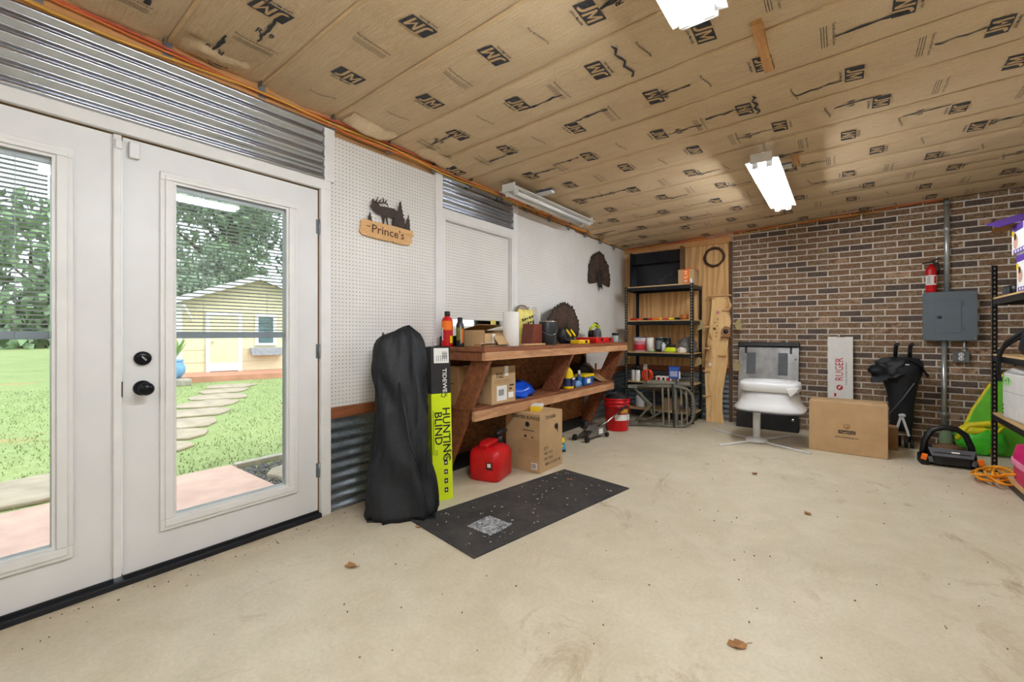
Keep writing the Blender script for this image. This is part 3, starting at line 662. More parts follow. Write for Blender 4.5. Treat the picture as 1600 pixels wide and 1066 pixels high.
# trees
LEAFS = [plain('leaf_%d' % i, c, .7, var=.3, scale=1.5) for i, c in enumerate((rgb(98, 122, 90), rgb(122, 146, 106), rgb(146, 164, 136)))]  # last tone is paled: distance haze put into the leaf colour
BARK = plain('bark', rgb(96, 82, 70), .9, var=.3)
def tree(label, x, y, h, crown, n, seed, mi, low=.3, leaf=.16):
    t = thing('leafy_tree', label, 'tree', (x, y, GZ), 0, 'trees of the yard'); r = random.Random(seed)
    m = MB().tube([(0, 0, 0), (.1, .1, h * .4), (.2, 0, h * .75)], [h * .03, h * .022, h * .01], 8)
    blobs = []
    for i in range(13):
        a = r.uniform(0, 6.28); q = crown * r.uniform(.2, .8); z = h * r.uniform(low, .92); b = (q * math.cos(a), q * math.sin(a), z); blobs.append((b, crown * r.uniform(.3, .52)))
        m.tube([(.1, .05, z * .6), (b[0] * .6, b[1] * .6, z * .85), b], [h * .01, h * .006, h * .002], 5)
    m.build('trunk', BARK, t); L = MB()
    for i in range(n):
        b, rr = r.choice(blobs); d = Vector((r.gauss(0, 1), r.gauss(0, 1), r.gauss(0, 1))).normalized(); p = Vector(b) + d * rr * r.random() ** .4
        e = Euler((r.uniform(0, 6), r.uniform(0, 6), r.uniform(0, 6))).to_matrix(); s = leaf * r.uniform(.6, 1.3)
        L.add([p + e @ Vector(c) * s for c in ((-1, 0, 0), (0, -.55, 0), (1, 0, 0), (0, .55, 0))], [(0, 1, 2, 3)])
    L.build('foliage', LEAFS[mi], t)
tree('tall dark tree rising right behind the shed', -21, 14.5, 11.5, 4.4, 9000, 1, 0, .2)
tree('tall tree behind the left side of the shed', -23, 9.3, 13, 4.6, 6500, 2, 1, .3)
tree('bushy pale tree low at the left of the shed roof', -19, 6.8, 4.6, 2.0, 4000, 3, 2, .15, .14)
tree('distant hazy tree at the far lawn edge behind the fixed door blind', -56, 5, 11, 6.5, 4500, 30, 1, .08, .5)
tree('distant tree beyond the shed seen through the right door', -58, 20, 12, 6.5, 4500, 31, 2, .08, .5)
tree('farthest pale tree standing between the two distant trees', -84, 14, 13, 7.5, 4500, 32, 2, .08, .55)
# ------------------------------------------------------------------ on the pegboard wall
SLABW = woodm('sign_pine', rgb(196, 148, 96), rgb(226, 184, 132), (10, 1.5, 10), 3)
RUST = plain('rusty_brown_steel', rgb(72, 60, 56), .55, .4, var=.18, scale=9)
plank = [(1.739, 1.928), (1.777, 1.943), (1.825, 1.937), (1.857, 1.934), (1.918, 1.942), (1.998, 1.938), (2.087, 1.936), (2.194, 1.932), (2.187, 1.91), (2.2, 1.898), (2.175, 1.878), (2.181, 1.849), (2.156, 1.82), (2.093, 1.814), (2.015, 1.816), (1.992, 1.824), (1.969, 1.818), (1.918, 1.819), (1.83, 1.822), (1.746, 1.828), (1.729, 1.849), (1.739, 1.892)]
elk = [(1.813, 2.026), (1.811, 2.042), (1.821, 2.058), (1.823, 2.075), (1.839, 2.083), (1.861, 2.079), (1.877, 2.067), (1.888, 2.055), (1.911, 2.058), (1.944, 2.061), (1.979, 2.062), (2.008, 2.064), (2.034, 2.051), (2.049, 2.025), (2.043, 1.951), (2.031, 1.946), (2.008, 1.944), (2.011, 1.993), (1.99, 1.993), (1.956, 1.991), (1.951, 1.98), (1.959, 1.935), (1.949, 1.935), (1.936, 1.977), (1.928, 1.98), (1.922, 1.935), (1.911, 1.935), (1.908, 1.98), (1.899, 1.992), (1.866, 1.995), (1.839, 2.007), (1.823, 2.024)]
antl = [[(1.843, 2.079), (1.865, 2.072), (1.892, 2.079), (1.926, 2.088), (1.946, 2.083), (1.959, 2.066)], [(1.857, 2.073), (1.864, 2.093), (1.87, 2.118)], [(1.879, 2.075), (1.887, 2.092), (1.901, 2.107)], [(1.916, 2.086), (1.917, 2.104), (1.914, 2.122)], [(1.931, 2.09), (1.94, 2.103), (1.942, 2.111)], [(1.832, 2.077), (1.835, 2.091), (1.814, 2.07)]]
pines = [[(2.069, 2.135), (2.078, 2.12), (2.074, 2.114), (2.084, 2.092), (2.078, 2.088), (2.093, 2.059), (2.087, 2.053), (2.104, 2.032), (2.092, 2.027), (2.115, 1.995), (2.105, 1.991), (2.121, 1.935), (1.986, 1.935), (1.998, 1.947), (1.995, 1.98), (2.027, 2.006), (2.018, 2.009), (2.045, 2.039), (2.036, 2.047), (2.051, 2.074), (2.045, 2.078), (2.06, 2.106), (2.056, 2.11)],
 [(2.143, 2.053), (2.151, 2.028), (2.146, 2.024), (2.157, 1.999), (2.151, 1.993), (2.16, 1.97), (2.154, 1.966), (2.163, 1.93), (2.101, 1.93), (2.113, 1.965), (2.107, 1.969), (2.129, 1.998), (2.124, 2.002), (2.138, 2.025)],
 [(1.809, 1.999), (1.818, 1.98), (1.814, 1.975), (1.823, 1.963), (1.82, 1.957), (1.827, 1.93), (1.789, 1.93), (1.797, 1.957), (1.793, 1.961), (1.802, 1.977)]]
sg = thing('elk_sign', 'wooden Princes name plank with steel elk and pines on pegboard', 'sign', (.002, 1.96, 1.814))
L = lambda P: [(a - 1.96, b - 1.814) for a, b in P]
MB().prism(L(plank), 0, .018, 'yz').build('plank', SLABW, sg, .003, True)
MB().prism(L(elk), .018, .0205, 'yz').build('elk', RUST, sg, fix=True)
m = MB()
for q in antl: m.tube([(.0195, a, b) for a, b in L(q)], [.0045] * (len(q) - 1) + [.0018], 6)
m.build('antlers', RUST, sg)
for q in pines: MB().prism(L(q), .0142, .0168, 'yz').build('pine', RUST, sg, fix=True)
BURN = plain('burnt_letter', rgb(84, 58, 44), .8, var=.1)
p = Print((.0182, 0, .066), (0, 1, -.02), (0, .02, 1)); p.text("Prince's", 0, 0, .082, BURN, .008, xs=1.12); p.rect(-.165, .012, .03, .006, BURN); p.build(sg, 'burnt_lettering')

FEATH = plain('turkey_feather', rgb(74, 58, 48), .7, var=.4, scale=30); FEATHD = plain('dark_feather', rgb(46, 38, 34), .7, var=.3, scale=30)
def fan(name, label, loc, rz, R, spread, n, tilt, base, sq=1.0, yaw=0):
    t = thing(name, label, 'feather fan', loc, rz, ry=tilt)   # fan stands in local yz, facing +x
    for i in range(n):
        a = math.radians(-spread + 2 * spread * i / (n - 1)); r = R * (1 - .13 * (abs(a) / math.radians(spread)) ** 2 + random.uniform(-.025, .025)); hw = R * math.radians(spread) / n * 1.5
        d = Vector((0, math.sin(a) * sq, math.cos(a))); s = Vector((0, math.cos(a) * sq, -math.sin(a))); x = Vector((.003 * (i % 3) + .001 * i % .01, 0, 0)); z0 = Vector((0, 0, base))
        k = [(.08, .18), (.35, .45), (.7, .85), (.9, .95), (.97, .6), (1.0, .12)]
        lf = [z0 + x + d * r * q - s * hw * ww for q, ww in k]; rt = [z0 + x + d * r * q + s * hw * ww for q, ww in k]; md = [z0 + x + Vector((.006, 0, 0)) + d * r * q for q, ww in k]
        m = MB().add(lf + md + rt, [(j, j + 1, 7 + j, 6 + j) for j in range(5)] + [(6 + j, 7 + j, 13 + j, 12 + j) for j in range(5)])
        for j in (3, 4, 8, 9): m.m[j] = 1
        m.build('tail_feather', [FEATH, FEATHD], t)
    m = MB()
    for i in range(40):
        a = math.radians(random.uniform(-spread, spread) * .8); r = R * random.uniform(.15, .5); d = Vector((.012 + .01 * random.random(), math.sin(a) * r * sq, base + math.cos(a) * r)); s = Vector((0, math.cos(a), -math.sin(a))) * R * .06
        m.add([Vector((.012, 0, base)), d * .9 + s, d, d * .9 - s], [(0, 1, 2, 3)])
    m.build('covert_feathers', FEATHD, t)
    m = MB().ell((.015, 0, base), (.018, R * .14, R * .16), 10, 7, nz=.3, fr=4)
    for i in range(5): m.tube([(.015, (i - 2) * R * .05, base - R * .05), (.018, (i - 2) * R * .09, base - R * random.uniform(.18, .34))], [R * .03, .002], 5)
    m.build('fan_root', FEATHD, t)
    return t
fan('turkey_tail_fan', 'dark turkey tail fan mounted on the pegboard wall', (.004, 5.39, 1.73), 0, .41, 90, 19, 0, .12, .92)

# ------------------------------------------------------------------ bag and blind box beside the door
bag = thing('carry_bag', 'tall black fabric carry bag leaning on the wall beside the door', 'bag', (.40, 1.78, 0), 43)
def bagrings():
    R = []; nl, n = 34, 44
    hw = lambda z: .215 - .042 * min(1, z / .35) - .03 * max(0, (z - .35) / .8)
    for i in range(nl + 1):
        z = 1.18 * i / nl; w1 = hw(z); d1 = .115 - .05 * z / 1.18; k = 1.0
        if i > nl - 4: k = math.sqrt(max(.02, 1 - ((i - nl + 4) / 4.1) ** 3))
        if i == 0: k = .93
        ring = []
        for j in range(n):
            q = 6.28318 * j / n; c, s_ = math.cos(q), math.sin(q); e = .7
            x = math.copysign(abs(c) ** e, c) * w1 * k; y = math.copysign(abs(s_) ** e, s_) * d1 * k
            f = .040 * noise.noise((c * 2.0 + z * 1.2, s_ * 2.0, z * 2.6)) - .055 * abs(noise.noise((c * 3.2 + z * 1.6, s_ * 3.2, z * 2.1 + 4))) + .008 * noise.noise((c * 7 + z * 3, s_ * 7, z * 12)) + .018
            cr = abs((x - .02) + (z - .55) * .42); f -= .02 * math.exp(-(cr / .018) ** 2) * (1 if .18 < z < .9 and y < 0 else 0)
            x += c * f; y += s_ * f
            zz = z + .02 * noise.noise((x * 8, y * 8, 1)) * (i > 2) + (.035 * math.exp(-((x - .06) / .06) ** 2) - .035 * math.exp(-((x + .06) / .04) ** 2)) * max(0, (i - nl + 9) / 9)
            lean = -.25 * (z / 1.18) ** 1.1
            ring.append((x + lean * .68 * .35 + .012 * z, y - lean * .8, max(0, zz)))
        R.append(ring)
    return R
MB().loft(bagrings()).build('bag_body', BLACKF, bag)
m = MB(); m.tube([(-.13, .17, 1.02), (-.16, .19, 1.10), (-.155, .19, 1.15), (-.14, .2, 1.10)], .014, 8); m.build('drawstring_end', BLACKF, bag)
m = MB(); m.tube([(-.02, .02, .84), (.03, -.045, .62), (.06, -.085, .45), (.13, -.1, .30)], [.006, .009, .009, .005], 6); m.build('shoulder_strap', BLACKF, bag)
MB().box(-.2, .22, -.1, .1, 0, .012).build('bag_base', BLACK, bag, .01)

NEON = plain('neon_print', rgb(214, 236, 20), .55, var=.03)
bb = thing('blind_box', 'narrow black and neon yellow hunting blind carton beside the workbench', 'carton', (.435, 2.12, 0), -23, ry=-3.2)
# local: front face at x=0, width along y, height z
MB().box(-.17, 0, -.085, .06, 0, .735).build('yellow_section', NEON, bb, .002); MB().box(-.17, 0, -.085, .06, .735, 1.065).build('black_section', plain('black_card', rgb(30, 30, 32), .6, var=.05), bb, .002)
p = Print((0, -.012, .53), (0, 0, -1), (0, 1, 0)); p.text('HUNTING', .08, .030, .078, INK, .012, xs=1.05); p.text('BLIND', .035, -.028, .078, INK, .012, xs=1.05)
p.rect(.06, -.062, .3, .004, INK)
for i in range(4): p.rect(.275 + .062 * i, .024, .032, .026, INK); p.disc(.275 + .062 * i, .024, .007, PAPER, .0006)
for i in range(3): p.disc(.13 + .03 * i, .06 - .02 * i, .014, INK, .0003, ry=.002); 
p.text('LF', -.19, .02, .05, INK, 0, r=70); p.text('628', .215, .045, .045, INK, -.004, r=-30); p.text('OS', .2, -.045, .03, INK, 0)
p.text('TIDEWE', -.295, .025, .042, PAPER, .012, xs=1.1); p.rect(-.47, .005, .105, .11, PAPER)
for i in range(12): p.rect(-.495 + .004 * i + .0012 * (i % 3), .03, .002, .04, INK, .0006)
for i in range(6): p.rect(-.45, .045 - .015 * i, .04, .004, GREY, .0006)
p.build(bb)

# ------------------------------------------------------------------ workbench (boards as parts)
WB = thing('workbench', 'brown stained wall-mounted workbench with diagonal legs and lower shelf', 'workbench', (0, 2.38, 0))
LW = 2.59
for i in range(3): MB().box(.026 + .185 * i, .026 + .185 * i + .183, -.01, LW, 1.018, 1.05).build('top_board', BENCHW, WB, .003)
MB().box(.545, .58, 0, LW, .955, 1.017).build('front_rail', BENCHL, WB, .003); MB().box(.03, .544, .0, .036, .95, 1.017).build('end_rail', BENCHW, WB, .003); MB().box(.03, .544, LW - .036, LW, .95, 1.017).build('end_rail', BENCHW, WB, .003)
MB().box(.026, .06, .04, LW - .04, .93, 1.017).build('back_rail', BENCHW, WB, .003)
for i in range(2): MB().box(.026 + .2 * i, .026 + .2 * i + .198, .04, LW - .03, .565, .588).build('shelf_board', BENCHW, WB, .003)
MB().box(.405, .437, .045, LW - .06, .49, .564).build('shelf_rail', BENCHL, WB, .003)
for y in (0.045, 1.27, LW - .11):
    m = MB(); m.prism([(.575, .952), (.40, .952), (.028, .19), (.028, .0), (.115, .0)], y, y + .04, 'xz'); m.build('diagonal_leg', BENCHW, WB, .003, True)
for y in (.10, LW - .06): MB().box(.028, .40, y, y + .036, .49, .564).build('shelf_bearer', BENCHW, WB, .002)
MB().box(.028, .066, LW - .12, LW - .06, .59, .93).build('back_post', DARKW, WB, .002)
WBZ = 1.0505; SHZ = .5885

def lathe_thing(name, label, cat, loc, parts, group=None):
    t = thing(name, label, cat, loc, 0, group)
    for pn, prof, mt in parts: MB().lathe(prof, 20).build(pn, mt, t)
    return t
def wrap(parent, name, r, z0, z1, mt, a0=-60, a1=60, n=12):
    A = [math.radians(a0 + (a1 - a0) * i / n) for i in range(n + 1)]
    m = MB().add([(r * math.cos(a), r * math.sin(a), z) for z in (z0, z1) for a in A], [(i, i + 1, n + 2 + i, n + 1 + i) for i in range(n)]); m.s = [True] * n; return m.build(name, mt, parent)
# red bottle
t = lathe_thing('oil_bottle', 'tall red and orange bottle with black cap on the bench', 'bottle', (.17, 2.40, WBZ), [('bottle_body', [(.001, 0), (.042, 0), (.044, .01), (.044, .2), (.036, .222), (.018, .236), (.018, .24)], REDP), ('cap', [(.019, .238), (.022, .24), (.022, .275), (.001, .277)], BLACK)])
wrap(t, 'orange_band', .0446, .13, .2, ORANGE, -150, 40); wrap(t, 'yellow_patch', .0447, .03, .085, YEL, -15, 30)
p = Print((.0, -.0455, .09), (0, 0, 1), (-1, 0, 0)); p.tx = [p.disc(-.03 + .02 * i, .004 * (i % 2), .011, PAPER, 0, 12, .007) for i in range(5)]; p.build(t, 'lettering')
t = lathe_thing('spray_can', 'dark aerosol can with grey shoulder beside the red bottle', 'can', (.24, 2.47, WBZ), [('can_body', [(.001, 0), (.030, 0), (.031, .004), (.031, .17), (.022, .19), (.02, .2)], plain('black_can', rgb(40, 42, 44), .35, .3)), ('cap', [(.02, .196), (.021, .2), (.02, .228), (.001, .23)], BLACK)])
wrap(t, 'olive_label', .0316, .05, .15, plain('olive_print', rgb(120, 122, 40), .5), -110, -30); wrap(t, 'orange_label', .0316, .03, .14, plain('orange_print', rgb(214, 110, 40), .5), -25, 10); wrap(t, 'silver_band', .0317, .02, .165, CHROME, -40, -25)
tag(MB().box(.03, .12, 2.45, 2.75, WBZ, WBZ + .085).build('black_case', BLACK, None, .008), 'low black plastic case against the wall behind the spray can', 'case')
# open carton with flaps
t = thing('open_carton', 'small open cardboard box with raised flaps on the bench top', 'carton', (.30, 2.70, WBZ), 2)
m = MB(); m.box(-.12, .12, -.16, .16, 0, .004).box(-.12, -.116, -.16, .16, 0, .13).box(-.12, .12, -.16, -.156, 0, .13).box(-.12, .12, .156, .16, 0, .13).box(.116, .12, -.16, .16, 0, .105); m.build('carton_body', CARD, t)
MB().add([(-.118, -.16, .13), (-.118, .16, .13), (.05, .17, .172), (.05, -.14, .172), (-.118, -.16, .134), (-.118, .16, .134), (.05, .17, .176), (.05, -.14, .176)], [(0, 1, 2, 3), (7, 6, 5, 4), (3, 2, 6, 7), (0, 3, 7, 4), (1, 5, 6, 2)]).build('top_flap', CARD2, t)
MB().rbox((.16, .04, .05), (.085, .2, .004), (0, 55, 0)).build('front_flap', CARD, t); MB().rbox((.15, .15, .055), (.08, .004, .11), (0, 0, 20)).build('side_flap', CARD, t)
MB().box(.1205, .1215, -.06, -.02, .01, .1).build('shipping_sticker', PAPER, t)
t = thing('loose_papers', 'white envelope and papers lying at the front of the bench', 'paper', (.40, 2.60, WBZ), 12)
MB().rbox((.0, .02, .022), (.11, .22, .004), (0, -10, 3)).build('envelope', PAPER, t); MB().rbox((.02, .0, .006), (.14, .24, .003), (0, 0, -8)).build('card_sheet', CARD, t); MB().rbox((.0, -.13, .012), (.05, .06, .02), (0, 0, 20)).build('brown_tab', CARD2, t)
t = thing('paper_towel_roll', 'upright white paper towel roll at the bench front', 'paper roll', (.455, 2.845, WBZ))
TOWEL = plain('paper_towel', rgb(240, 240, 240), .9, var=.03, scale=60, bump=.3, sx=(1, 1, 8))
MB().lathe([(.02, 0), (.064, 0), (.066, .004), (.066, .276), (.064, .28), (.02, .28), (.02, .002)], 32, cap=False).build('paper_layers', TOWEL, t); MB().lathe([(.021, .001), (.0215, .281), (.019, .281), (.019, .001)], 16, cap=False).build('core', CARD, t)
# yellow printed bag
t = thing('printed_yellow_bag', 'crumpled translucent yellow bag with black print behind the towel roll', 'bag', (.22, 3.34, WBZ), -12)
m = MB(); R = []
for i in range(12):
    z = .33 * i / 11; R.append([((.09 - .08 * (i / 11) ** .7) * math.cos(q) * (1 + .12 * noise.noise((math.cos(q) * 2, math.sin(q) * 2, z * 9))), (.13 - .03 * i / 11) * math.sin(q) * (1 + .16 * noise.noise((math.cos(q) * 3, z * 8, 2))) - .0 + .03 * i / 11, z) for q in [j * 6.2832 / 18 for j in range(18)]])
m.loft(R).build('bag_body', plain('pale_yellow_film', rgb(232, 218, 110), .45, var=.15, scale=20), t)
p = Print((.052, 0, .19), (0, 1, .3), (-.25, 0, 1), .03)
for i in range(3):
    for j in range(5): p.rect(-.06 + .03 * j, .05 - .045 * i, .022, .026 - .006 * ((i + j) % 3), INK, 0, 8)
p.build(t, 'print')
tag(MB().rbox((.004, 3.16, 1.25), (.006, .07, .06), (0, 0, 0)).build('sticky_note', plain('pale_yellow_note', rgb(240, 226, 130), .8), None), 'pale yellow note on the trim below the window corner', 'note')
# clamshells
for i, (y, lb) in enumerate(((3.56, 'silver oval clamshell pack standing nearest the towel roll'), (3.76, 'white oval clamshell pack leaning behind the black paint can'))):
    t = thing('clamshell_pack', lb, 'package', (.07, y, WBZ), 0, 'clamshell packs on the bench', ry=-6)
    def oval(a, b, x, n=22): return [(x, a * math.copysign(abs(math.cos(q)) ** .55, math.cos(q)), .2 + b * math.copysign(abs(math.sin(q)) ** .55, math.sin(q))) for q in [6.2832 * k / n for k in range(n)]]
    MB().loft([oval(.1, .19, 0), oval(.1, .19, .02), oval(.085, .17, .03)], 0, True).build('tray', plain('clam_grey%d' % i, rgb(206, 200, 194) if i else rgb(170, 158, 146), .35, var=.12), t)
    MB().tube(oval(.096, .186, .024), .008, 8, closed=True).build('rim', plain('clam_rim%d' % i, rgb(236, 236, 236) if i else rgb(120, 108, 96), .35), t); MB().loft([oval(.045, .1, .03), oval(.035, .085, .045)]).build('item_inside', plain('clam_item%d' % i, rgb(90, 88, 86) if not i else rgb(180, 182, 186), .4), t)
t = thing('brown_block', 'tapered red-brown box with small black peg on bench', 'box', (.36, 3.28, WBZ))
MB().add([(-.06, -.085, 0), (.06, -.085, 0), (.06, .085, 0), (-.06, .085, 0), (-.06, -.045, .19), (.06, -.045, .19), (.06, .085, .19), (-.06, .085, .19)], [(3, 2, 1, 0), (4, 5, 6, 7), (0, 1, 5, 4), (1, 2, 6, 5), (2, 3, 7, 6), (3, 0, 4, 7)]).build('box_body', plain('red_brown', rgb(112, 52, 34), .45, var=.06), t, .004)
MB().cyl((.02, .0, .19), (.02, .0, .215), .008, n=10).build('peg', BLACK, t)
t = lathe_thing('paint_can', 'black paint can with wire bail on the bench top', 'can', (.42, 3.46, WBZ), [('can_body', [(.001, 0), (.082, 0), (.084, .004), (.084, .205), (.082, .21)], plain('black_lacquer', rgb(44, 46, 50), .3, .2, var=.06)), ('lid', [(.084, .21), (.086, .213), (.086, .219), (.08, .22), (.074, .213), (.001, .213)], CHROME)])
MB().tube([(.088 * math.cos(q) + .0, .088 * math.sin(q), .165 - .075 * max(0, math.cos(q - math.radians(-35)))) for q in [math.radians(-125 + 180 * i / 18) for i in range(19)]], .0022, 6).build('wire_bail', CHROME, t)
fan('turkey_tail_fan', 'broad brown turkey tail fan standing on the bench top', (.10, 4.26, WBZ), 6, .42, 80, 21, 4, .045, 1.25)
t = thing('work_gloves', 'black and yellow work gloves heaped against the turkey fan', 'gloves', (.30, 3.98, WBZ), 10)
for i in range(2):
    m = MB(); y = -.07 + .13 * i; m.ell((0, y, .075), (.055, .075, .085), 14, 9, nz=.25, fr=3, seed=i)
    for k in range(4): m.tube([(.02, y - .05 + .03 * k, .06), (.055, y + .0 + .035 * k, .03), (.075, y + .03 + .035 * k, .014)], [.018, .015, .01], 8)
    m.build('glove', BLACKF, t); MB().rbox((.062, y + .02, .11), (.012, .035, .09), (38, -25, 0)).build('yellow_cuff', YEL, t, .004)
t = thing('yellow_bit_case', 'small flat yellow case with black window at bench front', 'case', (.47, 4.0, WBZ), 3)
MB().box(-.05, .05, -.125, .125, 0, .038).build('case_body', YEL, t, .005); MB().box(.0502, .0515, .02, .07, .006, .032).build('window', BLACK, t); MB().box(.0502, .0515, -.11, -.06, .012, .026).build('latch', CARD2, t)
t = thing('red_tool_case', 'flat red plastic tool case at the bench front', 'case', (.40, 4.47, WBZ), 2)
MB().box(-.13, .13, -.24, .22, 0, .05).build('case_body', REDP, t, .008); MB().box(-.12, .12, -.23, .21, .05, .062).build('case_lid', plain('red_lid', rgb(206, 40, 40), .35), t, .008)
for y in (-.1, .12): MB().box(.128, .138, y - .02, y + .02, .02, .055).build('latch', BLACK, t, .003)
# circular saw
t = thing('circular_saw', 'lime and grey cordless circular saw behind the red case', 'saw', (.24, 4.78, WBZ), 6)
MB().box(-.07, .09, -.16, .17, 0, .008).build('shoe_plate', STEEL, t, .002)
MB().lathe([(.001, 0), (.082, 0), (.082, .045), (.001, .045)], 28, 0, (.03, -.03, .085), 'x').build('blade_guard', GREY, t, .006)
MB().lathe([(.001, 0), (.06, 0), (.055, .05), (.03, .06), (.001, .06)], 20, 0, (-.05, -.02, .09), 'x').build('motor', BLACK, t)
MB().tube([(.0, -.13, .16), (.0, -.06, .19), (.0, .02, .215), (.0, .1, .2), (.0, .165, .15), (.0, .17, .07)], [.016, .017, .019, .02, .022, .03], 10).build('handle', LIME, t)
MB().tube([(.002, .01, .224), (.002, .07, .222), (.002, .14, .185)], [.016, .018, .018], 10).build('grip', BLACK, t); MB().box(-.04, .04, .12, .19, .01, .07).build('battery', LIME, t, .008)
t = lathe_thing('glass_jar', 'small clear jar with dark lid at the far bench end', 'jar', (.44, 4.93, WBZ), [('jar_body', [(.001, 0), (.036, 0), (.038, .01), (.038, .075), (.03, .085)], clear_mat('jar_glass', rgb(190, 204, 204), .6)), ('lid', [(.034, .084), (.038, .086), (.038, .112), (.001, .113)], BLACKM)])
tag(MB().rbox((.48, 3.13, WBZ + .009), (.05, .36, .014), (0, 0, 4)).build('wood_slat', SLABW, None, .002), 'pale loose wood slat lying on the bench beside the paint can', 'slat')
# lower shelf things
t = thing('television_carton', 'brown television carton on the lower shelf beside the blue tarp', 'carton', (.25, 2.78, SHZ))
MB().box(-.22, .185, -.155, .155, 0, .30).build('carton_body', CARD, t, .004)
p = Print((.185, 0, .15), (0, 1, 0), (0, 0, 1)); p.text('TCL', -.06, .075, .055, INK, .02); p.rect(.03, .11, .05, .08, PAPER); p.rect(-.03, -.065, .13, .12, PAPER); p.rect(.09, -.09, .07, .045, PAPER); p.rect(-.02, .035, .2, .004, CARD2); p.rect(-.02, .02, .22, .003, CARD2)
p.rect(.1, -.01, .06, .012, INK); p.rect(.085, -.04, .035, .014, INK)
for i in range(10): p.rect(-.07 + .007 * i, -.06, .0035, .05, INK, .0006)
p.build(t)
p = Print((0, -.155, .15), (1, 0, 0), (0, 0, 1)); p.rect(-.03, -.055, .09, .05, INK); p.text('43"', -.03, -.055, .035, PAPER, .01, .0008); p.text('LED', .06, -.05, .032, INK, .012); p.rect(.05, -.075, .06, .004, INK); p.build(t)
MB().box(.1, .16, -.1555, -.1545, .2, .3).build('tape', plain('clear_tape', rgb(206, 176, 130), .3), t)
t = thing('plain_carton', 'plain brown carton tucked behind the first bench leg', 'carton', (.14, 2.53, SHZ)); MB().box(-.1, .1, -.085, .085, 0, .31).build('carton_body', CARD2, t, .004); MB().box(-.1005, .1005, -.02, .02, .3, .3105).build('tape', CARD, t)
p = Print((0, -.085, .17), (1, 0, 0), (0, 0, 1)); p.rect(0, 0, .12, .006, INK); p.rect(-.02, -.03, .08, .004, INK); p.build(t)
t = thing('blue_tarp', 'bright blue plastic tarp bundle on the lower shelf', 'tarp', (.26, 3.17, SHZ))
TARP = plain('blue_tarp', rgb(20, 78, 200), .22, var=.2, scale=9, bump=.6)
MB().ell((0, 0, .0), (.14, .22, .14), 30, 16, nz=.4, fr=2.6, seed=3, z0=0).ell((-.04, -.12, .04), (.10, .13, .17), 26, 14, nz=.35, fr=3, seed=8, z0=-.2).build('folded_tarp', TARP, t)
t = thing('yellow_jug', 'yellow detergent jug with dark label beside the middle leg', 'jug', (.37, 3.93, SHZ), 15)
MB().loft([[(a * math.cos(q) * sx, b * math.sin(q) + dy, z) for q in [6.2832 * k / 18 for k in range(18)]] for z, a, b, sx, dy in ((0, .05, .08, 1, 0), (.01, .055, .085, 1, 0), (.12, .055, .082, 1, 0), (.18, .045, .06, 1, -.01), (.22, .025, .03, 1, -.03), (.235, .02, .022, 1, -.03))]).build('jug_body', YEL, t)
MB().cyl((0, -.03, .233), (0, -.03, .262), .021, n=16).build('cap', YEL, t); MB().tube([(0, .055, .09), (0, .085, .13), (0, .07, .18), (0, .03, .205)], .012, 8).build('handle', YEL, t)
p = Print((.0565, 0, .075), (0, 1, 0), (0, 0, 1)); p.rect(0, 0, .12, .085, plain('navy_print', rgb(40, 48, 90), .5)); p.rect(0, .028, .1, .018, PAPER, .0005); p.build(t)
m = MB().add([(.0575 * math.cos(a), .0875 * math.sin(a), z) for z in (.03, .11) for a in [math.radians(-120 + 15 * k) for k in range(13)]], [(k, k + 1, 14 + k, 13 + k) for k in range(12)]); m.build('wrap_label', MATS['navy_print'], t)
t = thing('blue_spray_bottle', 'small bottle of blue liquid with clear spray head', 'bottle', (.375, 4.15, SHZ)); MB().lathe([(.001, 0), (.028, 0), (.03, .01), (.03, .09), (.012, .125), (.012, .135)], 16).build('bottle_body', plain('blue_liquid', rgb(40, 90, 150), .2), t); MB().lathe([(.013, .133), (.016, .136), (.015, .165), (.008, .172), (.001, .173)], 14).build('cap', WHITEP, t)
t = thing('blue_rag', 'crumpled pale blue rag beside the yellow jug', 'rag', (.40, 4.07, SHZ)); MB().ell((0, 0, .03), (.035, .055, .04), 18, 10, nz=.4, fr=3, seed=5, z0=-.75).build('rag_cloth', plain('pale_blue_cloth', rgb(110, 150, 200), .9), t)
t = thing('wipes_tub', 'rectangular blue tub with yellow lid on the lower shelf', 'tub', (.33, 4.34, SHZ), 4)
MB().add([(-.06, -.105, 0), (.06, -.105, 0), (.06, .105, 0), (-.06, .105, 0), (-.07, -.115, .09), (.07, -.115, .09), (.07, .115, .09), (-.07, .115, .09)], [(3, 2, 1, 0), (4, 5, 6, 7), (0, 1, 5, 4), (1, 2, 6, 5), (2, 3, 7, 6), (3, 0, 4, 7)]).build('tub_body', BLUEP, t, .008); MB().box(-.078, .078, -.125, .125, .09, .118).build('lid', YEL, t, .008)
p = Print((.0665, -.02, .045), (0, 1, 0), (0, 0, 1), .003); p.rect(0, 0, .09, .05, PAPER); p.build(t)
t = thing('black_plastic_bag', 'shiny bunched black plastic bag behind the yellow-lidded tub', 'bag', (.17, 4.55, SHZ)); MB().ell((0, 0, .06), (.12, .19, .16), 30, 16, nz=.35, fr=3.2, seed=4, z0=-.37).build('bag_body', plain('black_film', rgb(52, 54, 58), .18, var=.3, scale=12, bump=.7), t)
t = thing('curled_card', 'curled sheet of cardboard standing at the far end of the shelf', 'cardboard', (.30, 4.74, SHZ), 0)
MB().grid(10, 4, lambda i, j: (-.16 + .26 * i, -.1 + .2 * j + .05 * i, .004 + (.20 * (1 - i) ** 1.6))).grid(10, 4, lambda i, j: (-.16 + .26 * i, -.1 + .2 * j + .05 * i, .0 + (.20 * (1 - i) ** 1.6))).build('card_sheet', CARD2, t)
